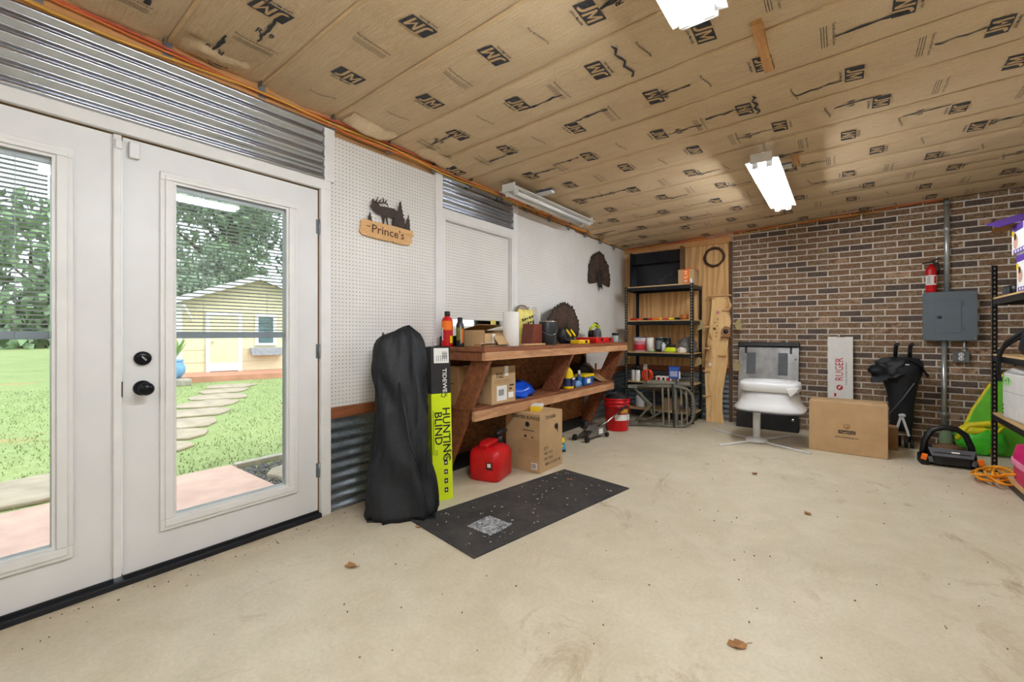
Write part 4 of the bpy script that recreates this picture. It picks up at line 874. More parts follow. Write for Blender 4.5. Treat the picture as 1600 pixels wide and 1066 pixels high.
lathe_thing('brown_bottle', 'amber brown bottle behind the curled card on the shelf', 'bottle', (.08, 4.83, SHZ), [('bottle_body', [(.001, 0), (.034, 0), (.036, .01), (.036, .19), (.016, .235), (.014, .26)], plain('amber', rgb(84, 40, 24), .2)), ('cap', [(.016, .258), (.017, .285), (.001, .286)], BLACK)])
tag(MB().cyl((.0, 0, 0), (0, 0, .2), .012, n=10).build('orange_stick', plain('orange_wood', rgb(214, 150, 80), .6)), 'short orange wooden stick standing beside the brown bottle', 'stick').location = (.2, 4.9, SHZ)
# floor under the bench
t = thing('gas_can', 'red plastic gas can with black spout on the floor', 'gas can', (.355, 2.71, 0), 15)
def rr(a, b, z, e=.42, n=28, dx=0, dy=0): return [(a * math.copysign(abs(math.cos(q)) ** e, math.cos(q)) + dx, b * math.copysign(abs(math.sin(q)) ** e, math.sin(q)) + dy, z) for q in [6.2832 * (k + .5) / n for k in range(n)]]
MB().loft([rr(.12, .145, 0, .3), rr(.132, .155, .012, .3), rr(.132, .155, .19, .3), rr(.122, .145, .225, .3, dx=-.004), rr(.09, .115, .25, .35, dx=-.012), rr(.06, .095, .256, .4, dx=-.014)]).build('can_body', REDP, t)
MB().loft([[(x_ * .9 - .012, y_ - .018, z_) for x_, y_, z_ in rr(.05, q, z, .4, 20)] for q, z in ((.11, .262), (.112, .272), (.105, .288), (.08, .293))]).build('handle', REDP, t, .004)
for y in (-.105, .07): MB().box(-.045, .025, y - .02, y + .02, .235, .27).build('handle_root', REDP, t, .008)
MB().cyl((.02, .105, .235), (.02, .11, .30), .036, .032, 18).build('spout_collar', BLACK, t)
MB().tube([(.02, .06, .318), (.02, .09, .326), (.02, .14, .33), (.02, .2, .328), (.02, .26, .322)], [.02, .027, .024, .019, .014], 10).build('spout', BLACK, t)
MB().box(.02, .09, -.155, -.149, .09, .16).build('recess_panel', plain('dark_red', rgb(150, 12, 20), .45), t, .008); p = Print((.055, -.155, .125), (1, 0, 0), (0, 0, 1)); p.rect(0, 0, .045, .05, BLACK); p.rect(0, .005, .03, .03, PAPER, .0006); p.build(t, 'warning_label')
t = thing('starter_bundle_carton', 'tall brown starter bundle carton under the workbench', 'carton', (.475, 3.16, 0), 0)
MB().box(-.18, .175, -.18, .18, 0, .487).build('carton_body', CARD, t, .005)
p = Print((0, -.18, .245), (1, 0, 0), (0, 0, 1)); p.text('STARTER BUNDLE', .03, .205, .038, INK, .015, xs=.95); p.disc(.05, .15, .022, INK); p.rect(.06, .1, .12, .006, INK)
for i in range(8): p.rect(.06, .02 - .018 * i, .2, .0028, CARD2)
p.disc(.03, .05, .012, INK); p.disc(.1, .045, .008, INK); p.rect(.12, -.19, .06, .055, PAPER)
for i in range(7): p.rect(.1 + .006 * i, -.19, .003, .04, INK, .0006)
p.build(t)
p = Print((.175, 0, .245), (0, 1, 0), (0, 0, 1)); p.text('TTS-K500', -.02, .2, .038, INK, .012)
for i, s in enumerate(('QTY: 1', 'NW : 9 KG', 'GW: 10 KG', 'MEAS: 51X33X31CM')): p.text(s, -.1 + .02 * len(s) * .5 - .04, -.05 - .045 * i, .032, INK, .01, xs=.85)
p.disc(.075, .11, .03, INK, ry=.024); p.poly([(.06, .1), (.1, .1), (.1, .04), (.09, .07)], INK); p.build(t)
t = thing('small_white_carton', 'small white and yellow box lying on the starter carton', 'box', (.50, 3.16, .488), 25); MB().box(-.045, .045, -.085, .085, 0, .045).build('box_body', PAPER, t, .002); p = Print((.0, -.085, .022), (1, 0, 0), (0, 0, 1)); p.rect(0, 0, .09, .044, YEL); p.build(t); p = Print((.045, 0, .022), (0, 1, 0), (0, 0, 1)); p.rect(-.02, -.004, .12, .028, YEL); p.build(t)
t = thing('yellow_glue_pack', 'yellow and blue blister pack propped on the floor by the carton', 'package', (.42, 3.62, 0), -20)
MB().rbox((0, 0, .075), (.05, .17, .15), (0, -12, 0)).build('blister_body', BLACK, t, .006); p = Print((.028, 0, .085), (0, 1, 0), (-.2, 0, 1), .008); p.rect(0, .035, .15, .05, YEL); p.rect(0, -.025, .15, .06, plain('cyan_print', rgb(60, 150, 190), .5)); p.rect(0, -.02, .1, .016, YEL, .0006); p.build(t)
# trolley jack
t = thing('floor_jack', 'grey steel trolley jack with raised handle before the red bucket', 'jack', (.42, 4.36, 0), -8); t.scale = (.8, .8, .8)
JM_ = plain('jack_grey', rgb(128, 126, 122), .5, .4, var=.25, scale=12); DK = plain('greasy_black', rgb(44, 42, 40), .55, .3, var=.3)
for s in (-1, 1): MB().prism([(-.27, .03), (-.22, .06), (.05, .16), (.2, .15), (.24, .06), (.1, .045)], s * .075 - .006, s * .075 + .006, 'yz').build('side_plate', JM_, t, .003, True)
for y, r_ in ((-.25, .04), (.22, .033)):
    for s in (-1, 1): MB().lathe([(.001, -.018), (r_, -.018), (r_, .018), (.001, .018)], 18, 0, (s * .1, y, r_), 'x').build('wheel', DK, t, .004)
    MB().cyl((-.1, y, r_), (.1, y, r_), .01, n=8).build('axle', STEEL, t)
MB().bar((0, .1, .1), (0, -.17, .16), .06, .04).build('lift_arm', JM_, t, .004); MB().lathe([(.001, 0), (.05, 0), (.055, .03), (.045, .035), (.001, .03)], 18, 0, (0, -.18, .17)).build('saddle', DK, t); MB().box(-.055, .055, -.24, -.13, .2, .27).build('rubber_pad', BLACK, t, .01)
MB().cyl((0, -.05, .09), (0, .14, .09), .04, n=14).build('hydraulic_body', JM_, t); MB().tube([(0, .16, .13), (.06, .3, .2), (.14, .52, .34)], .013, 10).build('handle', CHROME, t); MB().tube([(.14, .52, .34), (.18, .62, .4)], .017, 10).build('grip', DK, t)
MB().box(.082, .0835, .05, .15, .06, .13).build('sticker', PAPER, t)
# bucket
t = thing('red_bucket', 'red plastic bucket with white label and black liner', 'bucket', (.455, 4.95, 0), 0)
MB().lathe([(.001, .004), (.125, .004), (.128, 0), (.13, .01), (.147, .29), (.152, .29), (.152, .3), (.148, .302), (.149, .33), (.154, .33), (.154, .345), (.15, .347), (.151, .372), (.156, .374), (.156, .385), (.146, .385), (.142, .30), (.125, .01), (.001, .008)], 36, cap=False).build('bucket_body', REDP, t)
MB().ell((0, 0, .36), (.145, .145, .08), 26, 12, nz=.3, fr=3, seed=9).build('bin_liner', plain('liner_film', rgb(30, 31, 36), .35, var=.3, bump=.6), t)
wrap(t, 'white_label', .1445, .13, .2, PAPER, -75, 20); wrap(t, 'gold_badge', .149, .215, .265, plain('gold_print', rgb(214, 160, 60), .5), -50, -10); wrap(t, 'black_seam', .1495, .09, .3, INK, -14, -12)
MB().tube([(.16 * math.cos(q), .16 * math.sin(q), .32 - .12 * max(0, math.sin((i) * math.pi / 16))) for i, q in [(i, math.radians(-70 + 150 * i / 16)) for i in range(17)]], .0025, 6).build('wire_bail', CHROME, t)
# mat with clear plate
MATM = plain('rubber_mat', rgb(50, 50, 52), .9, var=.35, scale=70, bump=.6)
def mat_speck():
    t = NT('dusty_mat'); v = t.co(); f = t.noise(v, 220, 2); big = t.noise(v, 3.5, 6, .7); wv = t.n('ShaderNodeTexWave', wave_type='BANDS', bands_direction='Y'); wv.inputs['Scale'].default_value = 26; t.l(v, wv.inputs['Vector'])
    c = t.ramp(f, [(.3, rgb(36, 36, 38)), (.7, rgb(66, 65, 66))]); c = t.mix(t.ramp(big, [(.4, (0, 0, 0, 1)), (.8, (.5, .5, .5, 1))]), c, rgb(104, 92, 82))
    sp = t.noise(t.co((1, 2, 1)), 34, 3, .6); c = t.mix(t.ramp(sp, [(.70, (0, 0, 0, 1)), (.74, (1, 1, 1, 1))]), c, rgb(190, 178, 160)); t.col(c); t.bump(t.mix(.5, f, wv.outputs['Fac']), .5, .004); return t.fin(.9, 0, .2)
mt = MB().box(-.312, .312, -.735, .735, 0, .008).build('floor_mat', mat_speck(), None, .003); place(mt, (.94, 2.428, 0), -9.3); tag(mt, 'black ribbed rubber mat on the concrete before the workbench', 'mat')
def plate_mat():
    t = NT('speckled_plate'); v = t.co(); f = t.noise(v, 70, 4, .7); t.col(t.ramp(f, [(.4, rgb(90, 92, 98)), (.55, rgb(176, 180, 186)), (.7, rgb(222, 226, 230))])); return t.fin(.18, 0, .6)
pl = MB().box(-.096, .096, -.095, .095, 0, .006).build('plastic_tile', plate_mat(), None, .002); place(pl, (.953, 1.985, .008), -3); tag(pl, 'square glossy speckled grey tile lying on the mat', 'tile')
# ------------------------------------------------------------------ black steel rack by the back corner
def post(m, x, y, z0, z1, sx, sy):   # slotted angle post: two flanges
    m.box(x, x + sx * .038, y, y + sy * .003, z0, z1) if sx * sy > 0 else m.box(min(x, x + sx * .038), max(x, x + sx * .038), min(y, y + sy * .003), max(y, y + sy * .003), z0, z1)
    m.box(min(x, x + sx * .003), max(x, x + sx * .003), min(y, y + sy * .038), max(y, y + sy * .038), z0, z1)
    return m
SLOT = plain('rack_slot', rgb(176, 164, 140), .6, var=.2)
def rack(label, loc, W_, D_, H_, levels, rz=0):
    t = thing('steel_rack', label, 'shelving', loc, rz)   # local: width x, depth y (back = D)
    for x, sx in ((0, 1), (W_, -1)):
        for y, sy in ((0, 1), (D_, -1)):
            m = MB(); x0, x1 = sorted((x, x + sx * .038)); y0, y1 = sorted((y, y + sy * .003)); m.box(x0, x1, y0, y1, 0, H_)
            x0, x1 = sorted((x, x + sx * .003)); y0, y1 = sorted((y, y + sy * .038)); m.box(x0, x1, y0, y1, 0, H_); o = m.build('post', BLACKM, t)
            s = MB(); z = .05
            while z < H_ - .02:
                xm = x + sx * .02
                yo = y - sy * .0008; s.add([(xm - .006, yo, z), (xm + .006, yo, z), (xm + .004, yo, z + .02), (xm - .004, yo, z + .02)], [(0, 1, 2, 3)])
                ym = y + sy * .02; xo = x - sx * .0008; s.add([(xo, ym - .006, z), (xo, ym + .006, z), (xo, ym + .004, z + .02), (xo, ym - .004, z + .02)], [(0, 1, 2, 3)])
                xi = x + sx * .0038; s.add([(xi, ym - .006, z), (xi, ym + .006, z), (xi, ym + .004, z + .02), (xi, ym - .004, z + .02)], [(0, 1, 2, 3)]); z += .038
            s.build('slots', SLOT, o)
    for z in levels:
        for y0, y1 in ((.004, .02), (D_ - .02, D_ - .004)): MB().box(.004, W_ - .004, y0, y1, z - .06, z - .014).build('beam', BLACKM, t, .002)
        for x0, x1 in ((.004, .02), (W_ - .02, W_ - .004)): MB().box(x0, x1, .021, D_ - .021, z - .06, z - .014).build('side_beam', BLACKM, t, .002)
        MB().box(.006, W_ - .006, .006, D_ - .006, z - .0135, z).build('shelf_board', TANB, t)
    return t
RX, RY = .20, 5.80
rack('black slotted steel rack with particle shelves in the back corner', (RX, RY, 0), .91, .44, 1.80, (1.80, 1.335, .905, .50, .13))
BLKG = plain('black_gloss', rgb(20, 24, 32), .22, .0, var=.25, scale=4)
t = thing('black_cabinet', 'large glossy black panel case on top of the rack', 'case', (.22, 6.08, 1.801)); MB().box(-.02, .70, 0, .02, 0, .50).build('back_panel', BLKG, t); MB().box(.68, .71, -.12, .02, 0, .52).build('side_panel', DARKW, t, .003); MB().box(-.02, .68, -.10, 0, .33, .345).build('ledge', BLKG, t, .003); MB().box(-.02, .0, -.1, 0, 0, .5).build('left_panel', BLKG, t)
MB().prism([(0, .5), (.68, .5), (.68, .345), (0, .345)], -.012, -.004, 'xz').build('upper_panel', BLKG, t, fix=True)
t = thing('orange_stripe_carton', 'small cardboard box with orange lettered stripe on the rack', 'carton', (1.0, 5.98, 1.801), 0); MB().box(-.1, .1, -.1, .14, 0, .19).build('carton_body', CARD, t, .003)
p = Print((0, -.1, .095), (0, 0, 1), (-1, 0, 0)); p.rect(0, .0, .19, .075, ORANGE); p.text('8 C H', 0, 0, .06, PAPER, .01, .0006); p.build(t); MB().rbox((.06, .02, .205), (.12, .12, .004), (12, 14, 10)).build('orange_flap', ORANGE, t)
tag(MB().ell((0, 0, .03), (.02, .02, .035), 10, 7, nz=.2).build('white_bulb', WHITEP), 'small white bulb at the rack corner beside the orange carton', 'bulb').location = (1.075, 5.83, 1.80)
# hand tools on the second shelf
tools = [('screwdriver with a red handle, leftmost on the rack shelf', REDP, .30), ('screwdriver with an orange-red handle, second from left on rack shelf', plain('tool_orange', rgb(226, 90, 30), .4), .39), ('screwdriver with a black handle between two red tools', BLACK, .47), ('bright red pliers on the rack shelf', REDP, .54), ('orange handled cutter on the rack shelf', ORANGE, .61), ('yellow handled knife on the rack shelf', YEL, .68), ('red and white marker on the rack shelf', plain('tool_pink', rgb(220, 80, 70), .4), .75), ('yellow tape rule on the rack shelf', YEL, .82), ('black clamp right of the yellow tape rule', BLACK, .89)]
for i, (lb, mt, x) in enumerate(tools):
    t = thing('hand_tool', lb, 'tool', (x, 5.90 + .02 * (i % 2), 1.3355), -70 + 25 * (i % 3), 'hand tools on the rack shelf')
    MB().tube([(0, -.06, .017), (0, -.02, .018), (0, .03, .017), (0, .05, .014)], [.012, .017, .016, .008], 10).build('handle', mt, t); MB().cyl((0, .05, .014), (0, .13, .012), .004, n=8).build('blade', CHROME, t)
t = thing('orange_cup', 'small orange cup at the right end of the tool shelf', 'cup', (.97, 5.93, 1.3355)); MB().lathe([(.001, 0), (.045, 0), (.05, .07), (.046, .07), (.042, .004)], 18, cap=False).build('cup_body', plain('orange_cup', rgb(206, 120, 50), .45), t); MB().cyl((.01, 0, .01), (.02, .01, .11), .003, n=6).build('straw', ORANGE, t)
# third shelf
S3 = .9055
t = lathe_thing('paint_tin', 'white and crimson paint tin at the left of the rack shelf', 'tin', (.37, 5.92, S3), [('tin_body', [(.001, 0), (.083, 0), (.083, .195)], plain('tin_white', rgb(214, 206, 210), .4, var=.05)), ('lid', [(.083, .195), (.085, .198), (.085, .205), (.076, .2), (.001, .2)], plain('tin_blue', rgb(74, 84, 140), .3, .6))])
wrap(t, 'crimson_band', .0838, .02, .10, REDI, -150, 0); wrap(t, 'pink_band', .0836, .10, .15, plain('pinkish', rgb(196, 130, 140), .5), -150, 0)
lathe_thing('white_canister', 'plain white canister beside the crimson paint tin', 'canister', (.51, 5.93, S3), [('canister_body', [(.001, 0), (.05, 0), (.05, .19), (.048, .193), (.001, .193)], PAPER)])
t = lathe_thing('dark_tin', 'dark green quart tin behind the small white bottle', 'tin', (.63, 6.0, S3), [('tin_body', [(.001, 0), (.065, 0), (.065, .19)], plain('dark_tin', rgb(52, 60, 62), .35, .3)), ('lid', [(.065, .19), (.067, .194), (.066, .2), (.001, .198)], CHROME)]); wrap(t, 'pale_print', .0655, .04, .15, plain('tin_print', rgb(120, 134, 134), .5), -130, -70)
lathe_thing('dark_tin', 'black tin right of the dark green tin', 'tin', (.72, 5.99, S3), [('tin_body', [(.001, 0), (.05, 0), (.05, .19)], plain('black_tin', rgb(38, 42, 44), .35, .3)), ('lid', [(.05, .19), (.052, .193), (.05, .2), (.001, .198)], CHROME)])
lathe_thing('white_bottle', 'short white bottle before the dark tins', 'bottle', (.705, 5.90, S3), [('bottle_body', [(.001, 0), (.028, 0), (.028, .1), (.012, .115)], WHITEP), ('cap', [(.014, .114), (.015, .128), (.001, .129)], WHITEP)])
lathe_thing('small_green_tin', 'tiny flat green and white tin at the shelf edge', 'tin', (.555, 5.85, S3), [('tin_body', [(.001, 0), (.038, 0), (.038, .026), (.001, .026)], plain('pale_green', rgb(150, 190, 130), .5)), ('lid', [(.039, .026), (.039, .036), (.001, .037)], PAPER)])
t = thing('lime_sander', 'lime yellow palm tool with black top on the rack shelf', 'tool', (.80, 5.90, S3), 10); MB().loft([rr(.075, .045, 0), rr(.078, .048, .02), rr(.06, .04, .06), rr(.05, .035, .07)]).build('body', LIME, t); MB().loft([rr(.055, .036, .069), rr(.06, .038, .09), rr(.05, .03, .105)]).build('grip', BLACK, t)
t = thing('grey_plastic_bag', 'crumpled grey plastic bag at the right of the rack shelf', 'bag', (.985, 5.99, S3)); MB().ell((0, 0, .05), (.13, .15, .15), 30, 16, nz=.4, fr=2.8, seed=6, z0=-.33).build('bag_body', plain('grey_film', rgb(110, 106, 106), .35, var=.2, bump=.6), t)
t = thing('white_cloth', 'bunched white cloth at the edge before the grey bag', 'cloth', (.955, 5.84, S3)); MB().ell((0, 0, .02), (.06, .03, .05), 20, 10, nz=.4, fr=3, seed=2, z0=-.4).build('cloth', plain('white_cloth', rgb(224, 214, 200), .9), t)
# fourth shelf
S4 = .5005
for i, (x, y, cap, body, lb) in enumerate(((.29, 5.9, BLACK, WHITEP, 'white spray can with black cap, leftmost on the low shelf'), (.355, 5.88, BLACK, PAPER, 'white spray can with black cap beside the orange cord'))):
    lathe_thing('spray_can', lb, 'can', (x, y, S4), [('can_body', [(.001, 0), (.032, 0), (.033, .005), (.033, .14), (.025, .155)], body), ('cap', [(.031, .15), (.031, .2), (.028, .205), (.001, .206)], cap)])
lathe_thing('spray_can', 'tall white aerosol with white cap at the low shelf back', 'can', (.41, 6.02, S4), [('can_body', [(.001, 0), (.032, 0), (.033, .005), (.033, .18), (.025, .195)], WHITEP), ('cap', [(.026, .193), (.026, .225), (.001, .227)], WHITEP)])
t = thing('cord_coil', 'coiled bright orange cord on the low rack shelf', 'cord', (.49, 5.87, S4 + .008), 0)
m = MB()
for i in range(7):
    a = math.radians(i * 25 - 70); m.tube([(.075 * math.cos(q) * math.cos(a) + .004 * i - .01, .03 * math.sin(a) * math.cos(q) + .01 * math.sin(i * 2), .08 + .075 * math.sin(q)) for q in [6.2832 * k / 18 for k in range(18)]], .007, 6, closed=True)
m.build('coil', plain('red_orange_cord', rgb(232, 78, 36), .45), t)
t = thing('red_white_box', 'flat white box with red letters lying on the low rack shelf', 'box', (.72, 6.0, S4), 0); MB().box(-.14, .14, -.05, .05, 0, .075).build('box_body', PAPER, t, .002); p = Print((0, -.05, .037), (1, 0, 0), (0, 0, 1))
for i, w_ in enumerate((.04, .03, .05, .03)): p.rect(-.1 + .065 * i, .0, w_, .04, REDI if i % 2 == 0 else INK)
p.build(t)
# camouflage climbing stand leaning on the rack
CAMO = plain('grey_green_steel', rgb(112, 108, 96), .6, .2, var=.2, scale=30); STRAP = plain('dark_strap', rgb(48, 50, 46), .9, var=.2)
t = thing('climbing_tree_stand', 'grey-green tubular climbing tree stand leaning on its side before the rack', 'tree stand', (.88, 5.42, .0), 28, rx=-9)
# local: x along, z up ; lies on its side
loop = [(-.36, 0, .50), (.16, 0, .50), (.27, 0, .47), (.33, 0, .40), (.345, 0, .28), (.34, 0, .14), (.30, 0, .06), (.22, 0, .02), (.1, 0, .014), (-.36, 0, .03)]
MB().tube(loop, .019, 10).build('platform_frame', CAMO, t)
for x in (-.02, .05, .13, .20, .26): MB().bar((x, .0, .03), (x, .0, .49), .022, .012, (0, 1, 0)).build('platform_slat', CAMO, t, .002)
MB().tube([(-.36, 0, .47), (-.16, .0, .27), (-.36, 0, .05)], .016, 8).build('brace', CAMO, t); MB().tube([(-.36, .09, .46), (-.2, .1, .3), (-.1, .1, .08)], .014, 8).build('brace', CAMO, t); MB().tube([(-.25, .06, .05), (.0, .1, .2), (.0, .1, .45)], .013, 8).build('brace', CAMO, t)
MB().tube([(-.37, .14, .48), (.22, .16, .47), (.3, .16, .40), (.31, .16, .15), (.25, .16, .07), (-.35, .14, .06)], .016, 8).build('seat_frame', CAMO, t)
for x in (-.1, .08, .18): MB().bar((x, .16, .07), (x, .16, .47), .018, .012, (0, 1, 0)).build('seat_slat', CAMO, t)
MB().ell((-.05, .06, .535), (.2, .07, .045), 24, 12, nz=.25, fr=3).build('padded_seat', plain('grey_pad', rgb(120, 116, 104), .9, var=.2, scale=20, bump=.4), t)
MB().ell((.22, .1, .53), (.12, .05, .035), 18, 10, nz=.25, fr=3).build('pad', MATS['grey_pad'], t)
MB().tube([(.1, -.03, .53), (.095, -.028, .28), (.1, -.028, .0)], .012, 6).build('strap', STRAP, t); MB().box(.17, .22, -.03, -.005, .22, .27).build('buckle', BLACK, t, .004)
MB().tube([(-.4, .02, .46), (-.55, -.02, .5), (-.62, .05, .42)], .012, 6).build('strap', STRAP, t)
for z in (.49, .04): MB().box(-.44, -.33, -.02, .03, z - .02, z + .025).build('end_bracket', CAMO, t, .004)
t = thing('blue_carton', 'small bright blue box perched on the tree stand', 'box', (.93, 5.62, .5005), 5); MB().box(-.06, .06, -.04, .04, 0, .15).build('box_body', plain('blue_box', rgb(34, 70, 160), .5), t, .002); p = Print((0, -.04, .06), (1, 0, 0), (0, 0, 1)); p.rect(0, .0, .09, .07, plain('pale_blue_print', rgb(160, 170, 200), .5)); p.rect(0, .06, .1, .02, BLUEP); p.build(t); MB().box(.055, .066, -.035, .035, .0, .09).build('white_side', PAPER, t)
t.location.z = .59
MB().box(-.03, .03, -.03, .03, -.0892, -.0).build('support_block', CAMO, t)
lathe_thing('white_jug', 'pale jug behind the tree stand on the bottom shelf', 'jug', (.36, 5.95, .1305), [('jug_body', [(.001, 0), (.06, 0), (.062, .02), (.062, .14), (.03, .2), (.02, .215)], plain('cloudy_white', rgb(206, 208, 212), .4)), ('cap', [(.022, .213), (.023, .235), (.001, .236)], BLUEP)])
t = thing('brown_carton', 'brown carton on the bottom shelf behind the tree stand', 'carton', (.80, 6.0, .1305)); MB().box(-.12, .1, -.1, .1, 0, .16).build('carton_body', CARD, t, .003); MB().box(-.12, .1, -.012, .012, .16, .1606).build('tape', CARD2, t)

# ------------------------------------------------------------------ wreath and growth chart
t = thing('twig_wreath', 'brown twig wreath hanging on the plywood wall', 'wreath', (1.257, YB - .04, 2.175)); VINE = plain('vine', rgb(82, 58, 44), .85, var=.3)
for i in range(9):
    ph = i * .7; MB().tube([((.118 + .012 * math.cos(5 * q + ph)) * math.cos(q), .012 * math.sin(5 * q + ph) , (.118 + .012 * math.cos(5 * q + ph * 1.7)) * math.sin(q)) for q in [6.2832 * k / 40 for k in range(40)]], .0065, 6, closed=True).build('vine', VINE, t)
m = MB()
for i in range(22):
    a = random.uniform(0, 6.28); m.tube([(.12 * math.cos(a), 0, .12 * math.sin(a)), (.145 * math.cos(a + .25), -.015, .145 * math.sin(a + .25))], [.003, .001], 5)
m.build('twig_ends', VINE, t)
def chart_mat():
    t = NT('live_edge_wood'); v = t.co((9, 1, 1)); f = t.noise(v, 2.2, 6, .6, .8); g = t.noise(t.co((3.0, 1, .8)), 2.1, 5, .6, .6)
    c = t.ramp(f, [(.3, rgb(216, 172, 112)), (.7, rgb(240, 206, 150))]); c = t.mix(t.ramp(g, [(.57, (0, 0, 0, 1)), (.66, (1, 1, 1, 1))]), c, rgb(150, 100, 58)); t.col(c); return t.fin(.45, 0, .4)
grow = [(1.247, 1.642), (1.235, 1.427), (1.216, 1.25), (1.199, 1.047), (1.176, 0.843), (1.168, 0.613), (1.183, 0.36), (1.192, 0.132), (1.192, 0), (1.409, 0), (1.386, 0.152), (1.386, 0.377), (1.416, 0.602), (1.443, 0.777), (1.438, 0.951), (1.461, 1.149), (1.477, 1.321), (1.454, 1.445), (1.481, 1.518), (1.443, 1.631)]
t = thing('growth_chart', 'tall live-edge wooden growth chart board leaning between rack and bricks', 'growth chart', (1.32, 6.12, 0), 0, rx=-3.0)
MB().prism([(a - 1.32, b) for a, b in grow], -.02, .012, 'xz').build('board', chart_mat(), t, .004, True)
tp = MB().box(-.125, .16, -.045, .015, 1.642, 1.662).build('top_shelf', SLABW, t, .003)
for x in (-.06, .10): MB().cyl((x, -.02, 1.625), (x, -.045, 1.625), .016, n=12).build('peg', SLABW, t)
for x, z, w_ in ((.10, 1.45, .085), (-.12, 1.235, .09), (-.12, .65, .09), (.03, .47, .0), (-.13, .32, .08), (.06, .86, .09), (-.12, .95, .06)):
    if w_: MB().box(x - w_ / 2, x + w_ / 2, -.05, -.02, z, z + .022).build('ledge', SLABW, t, .003)
bh = MB().prism([(.06, 1.11), (.16, 1.11), (.16, 1.2), (.14, 1.235), (.11, 1.25), (.08, 1.235), (.06, 1.2)], -.075, -.021, 'xz').build('bird_house', plain('bird_house', rgb(150, 110, 74), .6), t, .004, True); MB().lathe([(.001, -.0765), (.03, -.0765), (.03, -.074), (.001, -.074)], 16, 0, (.11, 0, 1.18), 'y').build('opening', BLACK, bh); MB().box(.05, .17, -.09, -.021, 1.10, 1.112).build('house_floor', BROWNW, bh, .002)
LEAFM = plain('tan_leaf', rgb(176, 158, 112), .6, var=.1)
for x, z, s in ((-.15, 1.26, -1), (.19, 1.26, 1), (-.17, .78, -1), (.17, .74, 1)):
    for k in range(3):
        a = math.radians(-35 + 45 * k); n_ = 12; cx, cz_ = x + s * .035 + s * .05 * math.cos(a) * .7, z + .045 * math.sin(a) * 1.1; P = []
        for i in range(n_):
            q = 6.2832 * i / n_; u_, v_ = .052 * math.cos(q), .024 * math.sin(q) * (1 - .35 * math.cos(q)); P.append((cx + s * (u_ * math.cos(a) - v_ * math.sin(a)), cz_ + u_ * math.sin(a) + v_ * math.cos(a)))
        MB().prism(P, -.035 - .004 * k, -.032 - .004 * k, 'xz').build('leaf', LEAFM, t, fix=True)
    MB().tube([(x + (-.04 if s > 0 else .04), -.022, z), (x + s * .03, -.034, z)], .004, 6).build('leaf_stem', DARKW, t)
p = Print((0, -.02, .8), (1, 0, 0), (0, 0, 1))
for i in range(48): p.rect(-.085 + .02 * math.sin(i * .22) , -.72 + .021 * i, .018 if i % 6 else .034, .004, DARKW)
for i in range(6): p.rect(-.02 + .03 * math.sin(i * 3), .32 + .045 * i, .016, .014, DARKW, 0, 30 * i)
p.disc(0, .63, .022, plain('pink_ink', rgb(206, 130, 140), .7)); p.disc(-.04, .42, .018, DARKW); p.rect(-.085, -.05, .03, .04, PAPER); p.build(t, 'ruler_marks')

# ------------------------------------------------------------------ things along the brick wall
FB = YB - .006
t = thing('stainless_door_panel', 'stainless and black appliance door panel leaning on the bricks', 'panel', (1.89, 6.02, 0), 0, rx=-9)
SS = plain('brushed_stainless', rgb(150, 150, 150), .38, .7, var=.25, scale=6)
MB().box(-.32, .32, 0, .05, .20, 1.0).build('steel_sheet', SS, t, .004); MB().box(-.325, .325, -.004, .052, 0, .2).build('black_kick', BLACK, t, .004); MB().box(-.33, .33, -.03, .055, 1.0, 1.06).build('top_bar', BLACK, t, .012)
for x in (-.18, .16): MB().box(x - .05, x + .05, -.003, 0, .66, .93).build('dark_pad', GREY, t)
for x in (-.24, .24): MB().box(x - .012, x + .012, -.012, 0, .92, 1.0).build('clip', BLACK, t, .002)
MB().lathe([(.001, -.008), (.012, -.008), (.014, 0), (.001, 0)], 14, 0, (.29, 0, .86), 'y').build('bolt', CHROME, t); MB().lathe([(.001, -.012), (.018, -.012), (.02, -.004), (.001, -.004)], 14, 0, (.27, 0, .14), 'y').build('bolt', CHROME, t)
# pedestal seat
t = thing('pedestal_toilet_seat', 'white plastic hunting seat on a pole with four flat legs', 'seat', (1.89, 5.30, 0)); ox, oy = .12, .03
def so(a, b, z, e=.6, n=40, dy=0): return [(ox + a * math.copysign(abs(math.cos(q)) ** e, math.cos(q)), oy + dy + b * math.copysign(abs(math.sin(q)) ** e, math.sin(q)), z) for q in [6.2832 * k / n for k in range(n)]]
MB().loft([so(.305, .275, .345), so(.325, .29, .36), so(.325, .29, .385), so(.29, .255, .42), so(.262, .225, .50), so(.255, .215, .555)]).build('skirt', WHITEP, t)
MB().loft([so(.265, .225, .556, .5), so(.275, .235, .57, .5), so(.278, .238, .625, .5), so(.268, .228, .645, .5), so(.255, .215, .652, .5), so(.185, .155, .656, .9), so(.172, .142, .645, .9), so(.15, .12, .56, .9), so(.02, .02, .555, .9)], cap=False).build('seat_top', WHITEP, t)
MB().tube(so(.182, .152, .652, .95), .009, 8, closed=True).build('seat_ring', WHITEP, t); MB().tube(so(.322, .287, .355), .008, 6, closed=True).build('skirt_seam', GREY, t)
MB().prism([(ox + .16, .60), (ox + .28, .62), (ox + .24, .56), (ox + .2, .52)], oy - .24, oy - .2, 'xz').build('latch_lip', WHITEP, t, .008, True)
MB().cyl((0, 0, .03), (0, 0, .36), .036, n=24).build('pole', WHITEP, t); MB().lathe([(.11, 0.006), (.112, .012), (.095, .03), (.06, .045), (.04, .05), (.001, .05)], 28).build('hub', WHITEP, t)
for x, y in ((1.40, 5.62), (1.61, 4.85), (2.377, 5.04), (2.15, 5.78)): MB().bar((0, 0, .012), (x - 1.89, y - 5.30, .008), .034, .012).build('leg', WHITEP, t, .003)
